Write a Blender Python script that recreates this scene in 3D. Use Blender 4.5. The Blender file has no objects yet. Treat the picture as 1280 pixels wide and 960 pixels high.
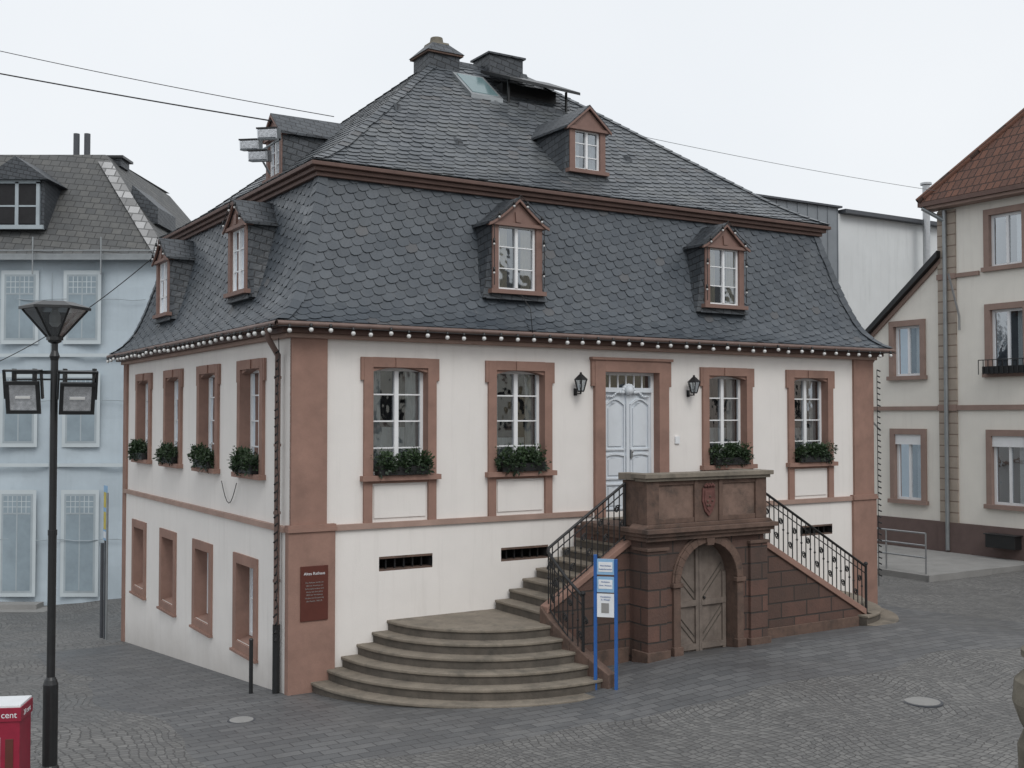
import bpy, bmesh, math, random
from mathutils import Vector, Matrix
random.seed(7)
scn=bpy.context.scene
R=math.radians
# ------------------------------------------------------------------ frames
ANG=math.atan2(0.529,0.849)
CX,CY=-3.25,16.3
M=Matrix.Translation((CX,CY,0))@Matrix.Rotation(ANG,4,'Z')
def L2W(u,v,z): return M@Vector((u,v,z))
LEN,DEP=12.55,10.3

# ------------------------------------------------------------------ materials
def newmat(name):
    m=bpy.data.materials.new(name); m.use_nodes=True
    nt=m.node_tree; b=nt.nodes['Principled BSDF']; return m,nt,b
def nd(nt,t,**kw):
    n=nt.nodes.new(t)
    for k,v in kw.items(): setattr(n,k,v)
    return n
def mixc(nt,fac,a,b,blend='MIX'):
    n=nd(nt,'ShaderNodeMix',data_type='RGBA',blend_type=blend)
    for sock,val in ((0,fac),(6,a),(7,b)):
        if isinstance(val,(int,float)): n.inputs[sock].default_value=val
        elif isinstance(val,(tuple,list)): n.inputs[sock].default_value=(*val[:3],1)
        else: nt.links.new(val,n.inputs[sock])
    return n.outputs[2]
def mathn(nt,op,a,b=None,c=None,clamp=False):
    n=nd(nt,'ShaderNodeMath',operation=op,use_clamp=clamp)
    for i,val in enumerate((a,b,c)):
        if val is None: continue
        if isinstance(val,(int,float)): n.inputs[i].default_value=val
        else: nt.links.new(val,n.inputs[i])
    return n.outputs[0]
def noise(nt,vec,scale,detail=4,rough=.55):
    n=nd(nt,'ShaderNodeTexNoise'); n.inputs['Scale'].default_value=scale
    n.inputs['Detail'].default_value=detail; n.inputs['Roughness'].default_value=rough
    if vec is not None: nt.links.new(vec,n.inputs['Vector'])
    return n.outputs[0]
def ramp(nt,fac,lo,hi):
    n=nd(nt,'ShaderNodeMapRange'); n.inputs[1].default_value=lo; n.inputs[2].default_value=hi
    nt.links.new(fac,n.inputs[0]); return n.outputs[0]
def bump(nt,b,h,strength,dist=.01):
    n=nd(nt,'ShaderNodeBump'); n.inputs['Strength'].default_value=strength
    n.inputs['Distance'].default_value=dist
    nt.links.new(h,n.inputs['Height']); nt.links.new(n.outputs[0],b.inputs['Normal'])
def mul(c,k): return tuple(min(1,x*k) for x in c)
def base_mat(name,col,rough=.8,var=.12,scale=3,bs=.25,bscale=45,metal=0,streak=0,dirt=None,dirtamt=.4,grime=0):
    m,nt,b=newmat(name)
    tc=nd(nt,'ShaderNodeTexCoord').outputs['Object']
    n1=ramp(nt,noise(nt,tc,scale,4,.65),.3,.7)
    c=mixc(nt,n1,mul(col,1-var),mul(col,1+var))
    if streak:
        mp=nd(nt,'ShaderNodeMapping'); mp.inputs['Scale'].default_value=(5,5,.35)
        nt.links.new(tc,mp.inputs[0])
        s=ramp(nt,noise(nt,mp.outputs[0],1.2,4,.7),.52,.75)
        c=mixc(nt,mathn(nt,'MULTIPLY',s,streak),c,dirt or mul(col,.6))
    if grime:   # splash zone near the ground
        s=nd(nt,'ShaderNodeSeparateXYZ'); nt.links.new(tc,s.inputs[0])
        h=mathn(nt,'ADD',s.outputs[2],mathn(nt,'MULTIPLY',mathn(nt,'MAXIMUM',s.outputs[1],0),.095))
        f=ramp(nt,mathn(nt,'ADD',h,mathn(nt,'MULTIPLY',n1,-.35)),.45,-.25)
        c=mixc(nt,mathn(nt,'MULTIPLY',f,grime),c,dirt)
    if dirt and not streak:
        s=ramp(nt,noise(nt,tc,scale*.6,4,.7),.5,.72)
        c=mixc(nt,mathn(nt,'MULTIPLY',s,dirtamt),c,dirt)
    nt.links.new(c,b.inputs['Base Color'])
    b.inputs['Roughness'].default_value=rough; b.inputs['Metallic'].default_value=metal
    if bs: bump(nt,b,noise(nt,tc,bscale,3,.6),bs,.01)
    return m
def brick_mat(name,c1,c2,mort,bw,bh,rough=.8,bs=.5,ms=.012,rot=0,dist=.015,dirt=None,bias=0):
    m,nt,b=newmat(name)
    uv=nd(nt,'ShaderNodeTexCoord').outputs['UV']
    mp=nd(nt,'ShaderNodeMapping'); mp.inputs['Rotation'].default_value=(0,0,rot)
    nt.links.new(uv,mp.inputs[0])
    br=nd(nt,'ShaderNodeTexBrick'); nt.links.new(mp.outputs[0],br.inputs['Vector'])
    br.inputs['Color1'].default_value=(*c1,1); br.inputs['Color2'].default_value=(*c2,1)
    br.inputs['Mortar'].default_value=(*mort,1); br.inputs['Scale'].default_value=1
    br.inputs['Mortar Size'].default_value=ms; br.inputs['Mortar Smooth'].default_value=.3
    br.inputs['Bias'].default_value=bias
    br.inputs['Brick Width'].default_value=bw; br.inputs['Row Height'].default_value=bh
    tc=nd(nt,'ShaderNodeTexCoord').outputs['Object']
    n=ramp(nt,noise(nt,tc,4,5,.7),.3,.72)
    c=mixc(nt,n,br.outputs[0],mul(c1,.55) if dirt is None else dirt,'MIX')
    c=mixc(nt,.45,br.outputs[0],c)
    nt.links.new(c,b.inputs['Base Color']); b.inputs['Roughness'].default_value=rough
    h=mathn(nt,'SUBTRACT',mathn(nt,'MULTIPLY',noise(nt,tc,30,3),.5),br.outputs['Fac'])
    bump(nt,b,h,bs,dist); return m

CREAM=base_mat('plaster_offwhite',(.745,.715,.685),.9,.03,1.2,.2,60,streak=.2,dirt=(.47,.44,.41),grime=.75)
CREAM2=base_mat('plaster_ivory',(.74,.71,.65),.9,.04,1,.2,50,streak=.14,dirt=(.45,.42,.37))
SAND=base_mat('sandstone_trim',(.275,.165,.13),.85,.14,2.5,.3,60,dirt=(.165,.105,.085),dirtamt=.45)
SANDL=base_mat('sandstone_light',(.34,.235,.195),.85,.12,2.5,.3,60,dirt=(.23,.165,.135),dirtamt=.4)
SANDD=base_mat('sandstone_dark',(.125,.080,.062),.9,.25,5,.5,40,dirt=(.04,.034,.03),dirtamt=.7)
SANDPN=base_mat('sandstone_panel',(.18,.12,.095),.9,.25,4,.5,40,dirt=(.05,.043,.038),dirtamt=.75)
SANDB=brick_mat('sandstone_blocks',(.150,.080,.062),(.09,.056,.045),(.045,.038,.034),.62,.27,.9,.8,.014,dist=.02,dirt=(.045,.037,.033))
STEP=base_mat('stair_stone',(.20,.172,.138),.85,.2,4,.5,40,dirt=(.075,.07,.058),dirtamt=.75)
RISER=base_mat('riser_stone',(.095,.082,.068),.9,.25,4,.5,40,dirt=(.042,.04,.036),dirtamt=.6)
CORN=base_mat('cornice_wood',(.115,.067,.054),.6,.15,4,.15,40)
SANDF=base_mat('dormer_frame_paint',(.20,.12,.098),.6,.1,5,.1,40)
WHITE=base_mat('white_paint',(.76,.77,.78),.45,.03,6,0,60)
DOORW=base_mat('door_paint',(.62,.66,.70),.45,.04,5,0,60)
IRON=base_mat('wrought_iron',(.012,.012,.013),.5,.2,20,0,80)
BLACKM=base_mat('black_metal',(.014,.015,.016),.38,.15,10,0,80)
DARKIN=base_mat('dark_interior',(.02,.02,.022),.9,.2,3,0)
CURT=base_mat('curtain_cloth',(.62,.62,.6),.9,.08,8,0,50)
CURTY=base_mat('curtain_ochre',(.5,.4,.24),.9,.1,8,0,50)
PIPE=base_mat('copper_pipe',(.15,.10,.085),.5,.2,5,.1,40)
ZINC=base_mat('zinc_metal',(.30,.32,.33),.45,.12,3,0,30,metal=.6)
STEEL=base_mat('galvanised_steel',(.42,.43,.44),.35,.1,8,0,30,metal=.9)
WOODD=base_mat('weathered_wood',(.165,.135,.115),.75,.25,5,.3,50,streak=.4,dirt=(.08,.068,.06))
BLUE=base_mat('blue_paint',(.02,.10,.33),.4,.1,6,0,40)
SIGNW=base_mat('sign_white',(.72,.74,.76),.4,.04,6,0,40)
SIGNL=base_mat('sign_lightblue',(.24,.42,.62),.4,.05,6,0,40)
MAROON=base_mat('maroon_plaque',(.10,.03,.022),.35,.08,6,0,40)
RED=base_mat('red_paint',(.25,.012,.035),.4,.12,6,0,40)
GREYST=base_mat('grey_stone',(.16,.145,.115),.9,.3,3,.7,25,dirt=(.05,.05,.035),dirtamt=.7)
PLINTH=base_mat('maroon_plinth',(.13,.09,.082),.85,.12,2,.3,40)
SANDR=base_mat('trim_brownpink',(.27,.19,.16),.85,.1,3,.2,50)
QUOIN=brick_mat('quoin_stone',(.42,.36,.30),(.38,.32,.27),(.2,.15,.12),4,.32,.9,.5,.02)
TILE=brick_mat('clay_tiles',(.15,.068,.045),(.10,.05,.037),(.03,.018,.014),.22,.3,.85,1,.02,dist=.04)
SLATET=brick_mat('slate_cladding',(.046,.054,.063),(.078,.087,.098),(.014,.015,.018),.2,.12,.5,.9,.009,rot=.2,dist=.014)
SLATEOLD=brick_mat('slate_old',(.085,.088,.09),(.125,.125,.12),(.035,.035,.035),.3,.2,.7,.8,.012,rot=.1,dist=.015)
SNOWSL=brick_mat('pale_slate',(.5,.5,.5),(.13,.13,.13),(.1,.1,.1),.35,.25,.8,.6,.02,rot=.1)
TARPC=base_mat('scaffold_tarp',(.45,.52,.57),.75,.07,.8,.9,2.2,streak=.2,dirt=(.34,.40,.44))
TARPF=base_mat('tarp_print_frame',(.50,.555,.58),.75,.05,1,.4,4)
TARPP=base_mat('tarp_print_pane',(.25,.31,.35),.7,.15,1.2,.5,3)
TARPD=base_mat('tarp_print_line',(.34,.39,.42),.7,.1,2,.3,5)
WALLG=base_mat('render_white',(.62,.64,.645),.9,.05,.6,.2,20,streak=.3,dirt=(.4,.42,.42))
METALC=base_mat('metal_cladding',(.20,.22,.24),.5,.12,1,0,20)
BULBM=base_mat('bulb_plastic',(.62,.62,.61),.3,.03,5,0)
SHIELD=base_mat('shield_stone',(.13,.055,.047),.85,.25,9,.4,60)
YEL=base_mat('banner_yellow',(.55,.45,.08),.6,.1,5,0,30)
CONC=base_mat('concrete',(.25,.247,.24),.9,.12,2,.4,40)
DGREY=base_mat('dark_grey_metal',(.06,.065,.075),.5,.1,5,0)
def glassmat(name,tint,extra,rough=.03):
    m,nt,b=newmat(name); nt.nodes.remove(b)
    o=nt.nodes['Material Output']
    t=nd(nt,'ShaderNodeBsdfTransparent'); t.inputs[0].default_value=(*tint,1)
    g=nd(nt,'ShaderNodeBsdfGlossy'); g.inputs['Roughness'].default_value=rough
    g.inputs['Color'].default_value=(.9,.95,1,1)
    f=nd(nt,'ShaderNodeFresnel'); f.inputs[0].default_value=1.6
    tc=nd(nt,'ShaderNodeTexCoord').outputs['Object']
    bp=nd(nt,'ShaderNodeBump'); bp.inputs['Strength'].default_value=.14; bp.inputs['Distance'].default_value=.025
    nt.links.new(noise(nt,tc,2.8,2),bp.inputs['Height'])
    nt.links.new(bp.outputs[0],g.inputs['Normal'])
    fac=mathn(nt,'ADD',f.outputs[0],extra,clamp=True)
    mx=nd(nt,'ShaderNodeMixShader'); nt.links.new(fac,mx.inputs[0])
    nt.links.new(t.outputs[0],mx.inputs[1]); nt.links.new(g.outputs[0],mx.inputs[2])
    nt.links.new(mx.outputs[0],o.inputs[0]); return m
GLASS=glassmat('window_glass',(.8,.86,.9),.22)
LGLASS=glassmat('lantern_glass',(.82,.86,.88),.12,.1)
def slate_mat(name,c1,c2,lich,la):
    m,nt,b=newmat(name)
    uv=nd(nt,'ShaderNodeTexCoord').outputs['UV']
    tc=nd(nt,'ShaderNodeTexCoord').outputs['Object']
    sx=nd(nt,'ShaderNodeSeparateXYZ'); nt.links.new(uv,sx.inputs[0])
    c=mixc(nt,sx.outputs[0],c1,c2)
    l=mathn(nt,'MULTIPLY',ramp(nt,noise(nt,tc,1.1,5,.7),.45,.75),la)
    c=mixc(nt,l,c,lich)
    mp=nd(nt,'ShaderNodeMapping'); mp.inputs['Scale'].default_value=(2.2,2.2,.3); nt.links.new(tc,mp.inputs[0])
    st=ramp(nt,noise(nt,mp.outputs[0],1,4,.65),.5,.75)
    c=mixc(nt,mathn(nt,'MULTIPLY',st,.35),c,mul(c1,.6))
    br=mathn(nt,'GREATER_THAN',sx.outputs[1],.98)
    c=mixc(nt,mathn(nt,'MULTIPLY',br,.3),c,(.14,.125,.115))
    nt.links.new(c,b.inputs['Base Color'])
    nt.links.new(mathn(nt,'MULTIPLY_ADD',sx.outputs[1],.2,.33),b.inputs['Roughness'])
    bump(nt,b,noise(nt,tc,25,3),.3,.01); return m
SLATE=slate_mat('roof_slate',(.050,.061,.074),(.082,.095,.110),(.105,.112,.115),.4)
SLATEU=slate_mat('roof_slate_upper',(.060,.069,.079),(.102,.113,.125),(.15,.155,.15),.6)  # upper roof slopes: same slate in slightly paler tones
def foliage_mat():
    m,nt,b=newmat('evergreen_foliage')
    uv=nd(nt,'ShaderNodeTexCoord').outputs['UV']
    sx=nd(nt,'ShaderNodeSeparateXYZ'); nt.links.new(uv,sx.inputs[0])
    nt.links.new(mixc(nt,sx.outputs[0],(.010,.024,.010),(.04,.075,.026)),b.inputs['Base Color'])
    b.inputs['Roughness'].default_value=.55; return m
LEAF=foliage_mat()

# ------------------------------------------------------------------ geometry accumulator
class Geo:
    def __init__(s,xf=None): s.v=[];s.f=[];s.m=[];s.mats=[];s.xf=xf;s.uv=[]
    def mi(s,m):
        if m not in s.mats: s.mats.append(m)
        return s.mats.index(m)
    def add(s,vs,fs,m,uv=None):
        o=len(s.v)
        for p in vs: s.v.append(s.xf(*p) if s.xf else tuple(p))
        k=s.mi(m)
        for f in fs: s.f.append([i+o for i in f]); s.m.append(k); s.uv.append(uv)
    def box(s,a0,a1,b0,b1,z0,z1,m):
        s.add([(a0,b0,z0),(a1,b0,z0),(a1,b1,z0),(a0,b1,z0),(a0,b0,z1),(a1,b0,z1),(a1,b1,z1),(a0,b1,z1)],
              [(0,3,2,1),(4,5,6,7),(0,1,5,4),(1,2,6,5),(2,3,7,6),(3,0,4,7)],m)
    def poly(s,pts,m,uv=None): s.add(pts,[tuple(range(len(pts)))],m,uv)
    def prism(s,lo,hi,m):
        n=len(lo); s.add(list(lo)+list(hi),[tuple(range(n))[::-1],tuple(range(n,2*n))]+[(i,(i+1)%n,n+(i+1)%n,n+i) for i in range(n)],m)
    def exo(s,az,o0,o1,m): s.prism([(a,o0,z) for a,z in az],[(a,o1,z) for a,z in az],m)
    def exz(s,ab,z0,z1,m): s.prism([(a,b,z0) for a,b in ab],[(a,b,z1) for a,b in ab],m)
    def cyl(s,c,r0,r1,z0,z1,m,n=16,ph=0):
        lo=[(c[0]+r0*math.cos(ph+2*math.pi*i/n),c[1]+r0*math.sin(ph+2*math.pi*i/n),z0) for i in range(n)]
        hi=[(c[0]+r1*math.cos(ph+2*math.pi*i/n),c[1]+r1*math.sin(ph+2*math.pi*i/n),z1) for i in range(n)]
        s.prism(lo,hi,m)
    def lathe(s,c,prof,m,n=20):
        for (r0,z0),(r1,z1) in zip(prof[:-1],prof[1:]):
            vs=[];fs=[]
            for i in range(n):
                a=2*math.pi*i/n; vs+=[(c[0]+r0*math.cos(a),c[1]+r0*math.sin(a),z0),(c[0]+r1*math.cos(a),c[1]+r1*math.sin(a),z1)]
            for i in range(n):
                j=(i+1)%n; fs.append((2*i,2*j,2*j+1,2*i+1))
            s.add(vs,fs,m)
    def ball(s,c,r,m,n=8,k=5):
        vs=[];fs=[]
        for j in range(k+1):
            p=math.pi*j/k
            for i in range(n):
                a=2*math.pi*i/n; vs.append((c[0]+r*math.sin(p)*math.cos(a),c[1]+r*math.sin(p)*math.sin(a),c[2]+r*math.cos(p)))
        for j in range(k):
            for i in range(n): fs.append((j*n+i,(j+1)*n+i,(j+1)*n+(i+1)%n,j*n+(i+1)%n))
        s.add(vs,fs,m)
    def build(s,name,parent=None,mw=None,bevel=0,recalc=True,smooth=False):
        me=bpy.data.meshes.new(name); me.from_pydata([tuple(p) for p in s.v],[],s.f)
        for m in s.mats: me.materials.append(m)
        for p,k in zip(me.polygons,s.m): p.material_index=k
        ul=me.uv_layers.new(name='UVMap')
        for p,uvc in zip(me.polygons,s.uv):
            n=p.normal; ax=max(range(3),key=lambda i:abs(n[i]))
            for li in p.loop_indices:
                if uvc is not None: ul.data[li].uv=uvc; continue
                co=me.vertices[me.loops[li].vertex_index].co
                ul.data[li].uv=((co.y,co.z),(co.x,co.z),(co.x,co.y))[ax]
            if smooth: p.use_smooth=True
        if recalc:
            bm=bmesh.new(); bm.from_mesh(me); bmesh.ops.recalc_face_normals(bm,faces=bm.faces); bm.to_mesh(me); bm.free()
        ob=bpy.data.objects.new(name,me); scn.collection.objects.link(ob)
        if parent: ob.parent=parent
        if mw is not None: ob.matrix_world=mw
        if bevel:
            b=ob.modifiers.new('bevel','BEVEL'); b.width=bevel; b.segments=2; b.limit_method='ANGLE'; b.angle_limit=R(50)
        return ob
def empty(name,mw=None):
    e=bpy.data.objects.new(name,None); scn.collection.objects.link(e); e.empty_display_size=.3
    if mw is not None: e.matrix_world=mw
    return e
def tube(name,spl,r,m,parent=None,mw=None,res=2):
    cu=bpy.data.curves.new(name,'CURVE'); cu.dimensions='3D'; cu.bevel_depth=r; cu.bevel_resolution=res
    for pts in spl:
        sp=cu.splines.new('POLY'); sp.points.add(len(pts)-1)
        for p,q in zip(sp.points,pts): p.co=(*q,1)
    cu.materials.append(m); ob=bpy.data.objects.new(name,cu); scn.collection.objects.link(ob)
    if parent: ob.parent=parent
    if mw is not None: ob.matrix_world=mw
    return ob
def text(name,s,size,m,parent,loc,rot):
    cu=bpy.data.curves.new(name,'FONT'); cu.body=s; cu.size=size; cu.extrude=.001; cu.align_x='CENTER'
    cu.materials.append(m); ob=bpy.data.objects.new(name,cu); scn.collection.objects.link(ob)
    ob.parent=parent; ob.location=loc; ob.rotation_euler=rot; return ob

# ------------------------------------------------------------------ ground
def clamp(x,a,b): return max(a,min(b,x))
def H(u,v):
    if v>=0:
        w=clamp(1-u/13,0,1); return -.095*min(v,16.3)*w
    sl=.05+.09*clamp((u-3)/2.5,0,1)-.09*clamp((u-11)/2,0,1)
    d=-v; z=sl*min(d,2.5)
    if d>2.5: k=clamp((d-2.5)/3.5,0,1); z=z*(1-k)+.15*k
    return z
def axis(lo,hi,st):
    a=[];x=lo
    while x<=hi+1e-6: a.append(x); x+=st
    return [-600,-250,-100,-50,-30]+a+[hi+8,hi+20,hi+50,150,300,600]
us=axis(-22,32,.5); vs_=axis(-22,28,.5)
g=Geo()
nv=len(vs_)
V=[(u,v,H(u,v)) for u in us for v in vs_]
F=[(i*nv+j,(i+1)*nv+j,(i+1)*nv+j+1,i*nv+j+1) for i in range(len(us)-1) for j in range(nv-1)]
def ground_mat():
    m,nt,b=newmat('paving_stones')
    tc=nd(nt,'ShaderNodeTexCoord').outputs['Object']
    s=nd(nt,'ShaderNodeSeparateXYZ'); nt.links.new(tc,s.inputs[0])
    wob=mathn(nt,'MULTIPLY_ADD',noise(nt,tc,.35,1),1.6,-.8)
    m1=mathn(nt,'GREATER_THAN',mathn(nt,'ADD',s.outputs[1],wob),-4.1)
    m2=mathn(nt,'GREATER_THAN',mathn(nt,'ADD',s.outputs[0],wob),-2.1)
    m3=mathn(nt,'LESS_THAN',s.outputs[0],13.6)
    m5=mathn(nt,'LESS_THAN',s.outputs[1],9.5)
    slab=mathn(nt,'MULTIPLY',mathn(nt,'MULTIPLY',m1,m2),mathn(nt,'MULTIPLY',m3,m5))
    wn=nd(nt,'ShaderNodeTexNoise'); wn.inputs['Scale'].default_value=.55; wn.inputs['Detail'].default_value=1
    nt.links.new(tc,wn.inputs['Vector'])
    wa=nd(nt,'ShaderNodeVectorMath',operation='MULTIPLY_ADD'); nt.links.new(wn.outputs[1],wa.inputs[0])
    wa.inputs[1].default_value=(1.1,1.1,0); nt.links.new(tc,wa.inputs[2])
    v1=nd(nt,'ShaderNodeTexVoronoi',feature='DISTANCE_TO_EDGE',voronoi_dimensions='2D'); v1.inputs['Scale'].default_value=9.5; v1.inputs['Randomness'].default_value=.38
    v2=nd(nt,'ShaderNodeTexVoronoi',feature='F1',voronoi_dimensions='2D'); v2.inputs['Scale'].default_value=9.5; v2.inputs['Randomness'].default_value=.38
    nt.links.new(wa.outputs[0],v1.inputs['Vector']); nt.links.new(wa.outputs[0],v2.inputs['Vector'])
    ed=ramp(nt,v1.outputs['Distance'],.01,.12)
    sc=nd(nt,'ShaderNodeSeparateColor'); nt.links.new(v2.outputs['Color'],sc.inputs[0])
    cc=mixc(nt,sc.outputs[0],(.125,.124,.122),(.20,.197,.19))
    cc=mixc(nt,ed,(.066,.065,.063),cc)
    br=nd(nt,'ShaderNodeTexBrick'); nt.links.new(tc,br.inputs['Vector']); br.inputs['Scale'].default_value=1
    br.inputs['Brick Width'].default_value=.34; br.inputs['Row Height'].default_value=.17; br.inputs['Mortar Size'].default_value=.008
    br.inputs['Color1'].default_value=(.100,.103,.107,1); br.inputs['Color2'].default_value=(.150,.152,.154,1); br.inputs['Mortar'].default_value=(.05,.05,.052,1)
    c=mixc(nt,slab,cc,br.outputs[0])
    big=ramp(nt,noise(nt,tc,.22,5,.65),.40,.64)
    c=mixc(nt,mathn(nt,'MULTIPLY',big,.6),c,mixc(nt,.5,c,(.05,.053,.058)))
    st=ramp(nt,noise(nt,tc,1.3,6,.75),.48,.75)
    c=mixc(nt,mathn(nt,'MULTIPLY',st,.45),c,(.072,.071,.07))
    pale=ramp(nt,noise(nt,tc,.7,5,.7),.56,.74)
    c=mixc(nt,mathn(nt,'MULTIPLY',pale,.3),c,(.24,.235,.225))
    nt.links.new(c,b.inputs['Base Color'])
    nt.links.new(mathn(nt,'MULTIPLY_ADD',big,-.34,.76),b.inputs['Roughness'])
    h2=mathn(nt,'SUBTRACT',1.0,br.outputs['Fac'])
    hm=nd(nt,'ShaderNodeMix',data_type='FLOAT'); nt.links.new(slab,hm.inputs[0]); nt.links.new(ed,hm.inputs[2]); nt.links.new(mathn(nt,'MULTIPLY',h2,.4),hm.inputs[3])
    h=mathn(nt,'ADD',hm.outputs[0],mathn(nt,'MULTIPLY',noise(nt,tc,20,3),.35))
    bump(nt,b,h,.5,.016); return m
g.add(V,F,ground_mat()); go=g.build('ground',mw=M,recalc=False)
for (u,v,r) in ((6.9,-5.6,.27),(-1.1,-1.2,.18)):
    g=Geo(); z=H(u,v); g.cyl((u,v),r,r,z-.02,z+.008,DGREY,24); g.cyl((u,v),r*.86,r*.86,z+.008,z+.012,CONC,24)
    g.build('manhole_cover',mw=M)

# ------------------------------------------------------------------ town hall
HALL=empty('town_hall_building',M)
front=lambda a,o,z:(a,-o,z)
left=lambda a,o,z:(-o,a,z)
right=lambda a,o,z:(LEN+o,a,z)
back=lambda a,o,z:(a,DEP+o,z)
def wall(g,a0,a1,z0,z1,ops,o,m):
    A=sorted(set([a0,a1]+[x for q in ops for x in q[:2]])); Z=sorted(set([z0,z1]+[x for q in ops for x in q[2:]]))
    for i in range(len(A)-1):
        for j in range(len(Z)-1):
            ca=(A[i]+A[i+1])/2; cz=(Z[j]+Z[j+1])/2
            if any(q[0]<ca<q[1] and q[2]<cz<q[3] for q in ops): continue
            g.poly([(A[i],o,Z[j]),(A[i+1],o,Z[j]),(A[i+1],o,Z[j+1]),(A[i],o,Z[j+1])],m)
def cavity(g,a0,a1,z0,z1,o0,o1,m):
    g.poly([(a0,o1,z0),(a1,o1,z0),(a1,o1,z1),(a0,o1,z1)],m)
    for pts in ([(a0,o0,z0),(a0,o1,z0),(a0,o1,z1),(a0,o0,z1)],[(a1,o0,z0),(a1,o1,z0),(a1,o1,z1),(a1,o0,z1)],
                [(a0,o0,z0),(a1,o0,z0),(a1,o1,z0),(a0,o1,z0)],[(a0,o0,z1),(a1,o0,z1),(a1,o1,z1),(a0,o1,z1)]): g.poly(pts,m)
def curtain(g,a0,a1,z0,z1,o,m,amp=.02,per=.07):
    n=max(6,int((a1-a0)/per*4)); prev=None
    for i in range(n+1):
        a=a0+(a1-a0)*i/n; oo=o+amp*math.sin(2*math.pi*(a-a0)/per)*.8
        if prev: g.poly([(prev[0],prev[1],z0),(a,oo,z0),(a,oo,z1),(prev[0],prev[1],z1)],m)
        prev=(a,oo)
def casement(g,gg,a0,a1,z0,z1,o,rows=4,bar=.022,fr=.05,mul_=.07,cols=2,sub=1):
    g.box(a0,a0+fr,o-.05,o,z0,z1,WHITE); g.box(a1-fr,a1,o-.05,o,z0,z1,WHITE)
    g.box(a0+fr,a1-fr,o-.052,o-.002,z1-fr,z1,WHITE); g.box(a0+fr,a1-fr,o-.052,o-.002,z0,z0+fr,WHITE)
    am=(a0+a1)/2
    if cols==2: g.box(am-mul_/2,am+mul_/2,o-.045,o+.012,z0+fr,z1-fr,WHITE)
    for i in range(1,rows):
        z=z0+(z1-z0)*i/rows
        g.box(a0+fr,a1-fr,o-.04,o-.012,z-bar/2,z+bar/2,WHITE)
    if sub>1:
        for sgn in (-1,1):
            a=am+sgn*(a1-a0)/4; g.box(a-bar/2,a+bar/2,o-.038,o-.014,z0+fr,z1-fr,WHITE)
    # every pane is its own slightly tilted sheet
    for r in range(rows):
        za=z0+(z1-z0)*r/rows; zb=z0+(z1-z0)*(r+1)/rows
        if r==0: za=z0+fr
        if r==rows-1: zb=z1-fr
        for (x0,x1) in ((a0+fr,am),(am,a1-fr)):
            t1=random.uniform(-.004,.004); t2=random.uniform(-.004,.004)
            gg.poly([(x0,o-.03-t1,za),(x1,o-.03+t1,za),(x1,o-.03+t1+t2,zb),(x0,o-.03-t1+t2,zb)],GLASS)

ZC=2.39
JW=.15
def facade(tag,xf,L,wins,doors,low,isfront):
    g=Geo(xf); gs=Geo(xf); gw=Geo(xf); gg=Geo(xf)
    ops=[(c-.47,c+.47,3.14,4.80) for c in wins]+list(doors)
    wall(g,0,L,ZC,5.3,ops,0,CREAM)
    wall(g,0,L,-1.8,ZC,low,.03,CREAM)
    for (c0,c1,z0,z1) in ops[:len(wins)]:
        for (x0,x1) in ((c0-JW,c0),(c1,c1+JW)):
            gs.box(x0,x1,-.22,.05,z0,z1+.15,SAND)
        gs.box(c0-.002,c1+.002,-.22,.052,z1,z1+.153,SAND)
        gs.box(c0-JW-.05,c0-JW,0,.045,z1-.2,z1+.15,SAND); gs.box(c1+JW,c1+JW+.05,0,.045,z1-.2,z1+.15,SAND)
        n=8; am=(c0+c1)/2
        for sg in (-1,1):
            pts=[(am+sg*.47,z1),(am+sg*.47,z1-.07)]+[(am+sg*.47*(1-i/n),z1-.07*(1-i/n)**2) for i in range(1,n+1)]
            gs.exo(pts,-.21,.02,SAND)
        gs.box((c0+c1)/2-.1,(c0+c1)/2+.1,.052,.075,z1-.0,z1+.15,SAND)
        gs.box(c0-.20,c1+.20,-.22,.12,z0-.08,z0,SAND)
        if isfront:
            gs.box(c0-JW,c0-.01,0,.05,ZC+.035,z0-.08,SAND); gs.box(c1+.01,c1+JW,0,.05,ZC+.035,z0-.08,SAND)
            gs.box(c0-.01,c1+.01,0,.035,z0-.12,z0-.08,SAND)
            g.box(c0+.03,c1-.03,0,.02,ZC+.1,z0-.16,CREAM)
        casement(gw,gg,c0,c1,z0,z1,-.13,4)
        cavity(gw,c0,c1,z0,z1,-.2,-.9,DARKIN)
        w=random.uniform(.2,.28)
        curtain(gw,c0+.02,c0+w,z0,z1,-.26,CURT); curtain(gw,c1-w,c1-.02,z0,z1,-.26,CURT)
        curtain(gw,c0+w,c1-w,z0,z0+random.uniform(.5,.75),-.28,CURT,.01)
    return g,gs,gw,gg
fw=[1.78,3.98,8.57,10.77]
DO=(5.70,6.90,2.3,4.82)
vents=[(1.42,2.34,1.68,1.90),(3.6,4.52,1.68,1.90),(10.45,11.35,1.70,1.90)]
g,gs,gw,gg=facade('front',front,LEN,fw,[DO],vents,True)
for q in vents:
    cavity(gw,*q,.0,-.5,DARKIN)
    gs.box(q[0],q[1],-.2,.028,q[3]-.035,q[3],SANDD)
    gs.box(q[0],q[1],-.2,.028,q[2],q[2]+.02,SANDD)
    for i in range(1,6): x=q[0]+(q[1]-q[0])*i/6; gw.box(x-.012,x+.012,-.08,-.05,q[2],q[3],IRON)
c0,c1,z0,z1=DO
for x0,x1 in ((c0-.22,c0),(c1,c1+.22)): gs.box(x0,x1,-.22,.07,2.3,z1+.2,SAND)
gs.box(c0,c1,-.22,.072,z1,z1+.203,SAND)
gs.box(c0-.28,c0-.22,0,.06,z1-.25,z1+.2,SAND); gs.box(c1+.22,c1+.28,0,.06,z1-.25,z1+.2,SAND)
gs.box(c0-.30,c1+.30,0,.10,z1+.203,z1+.25,SAND)
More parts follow.
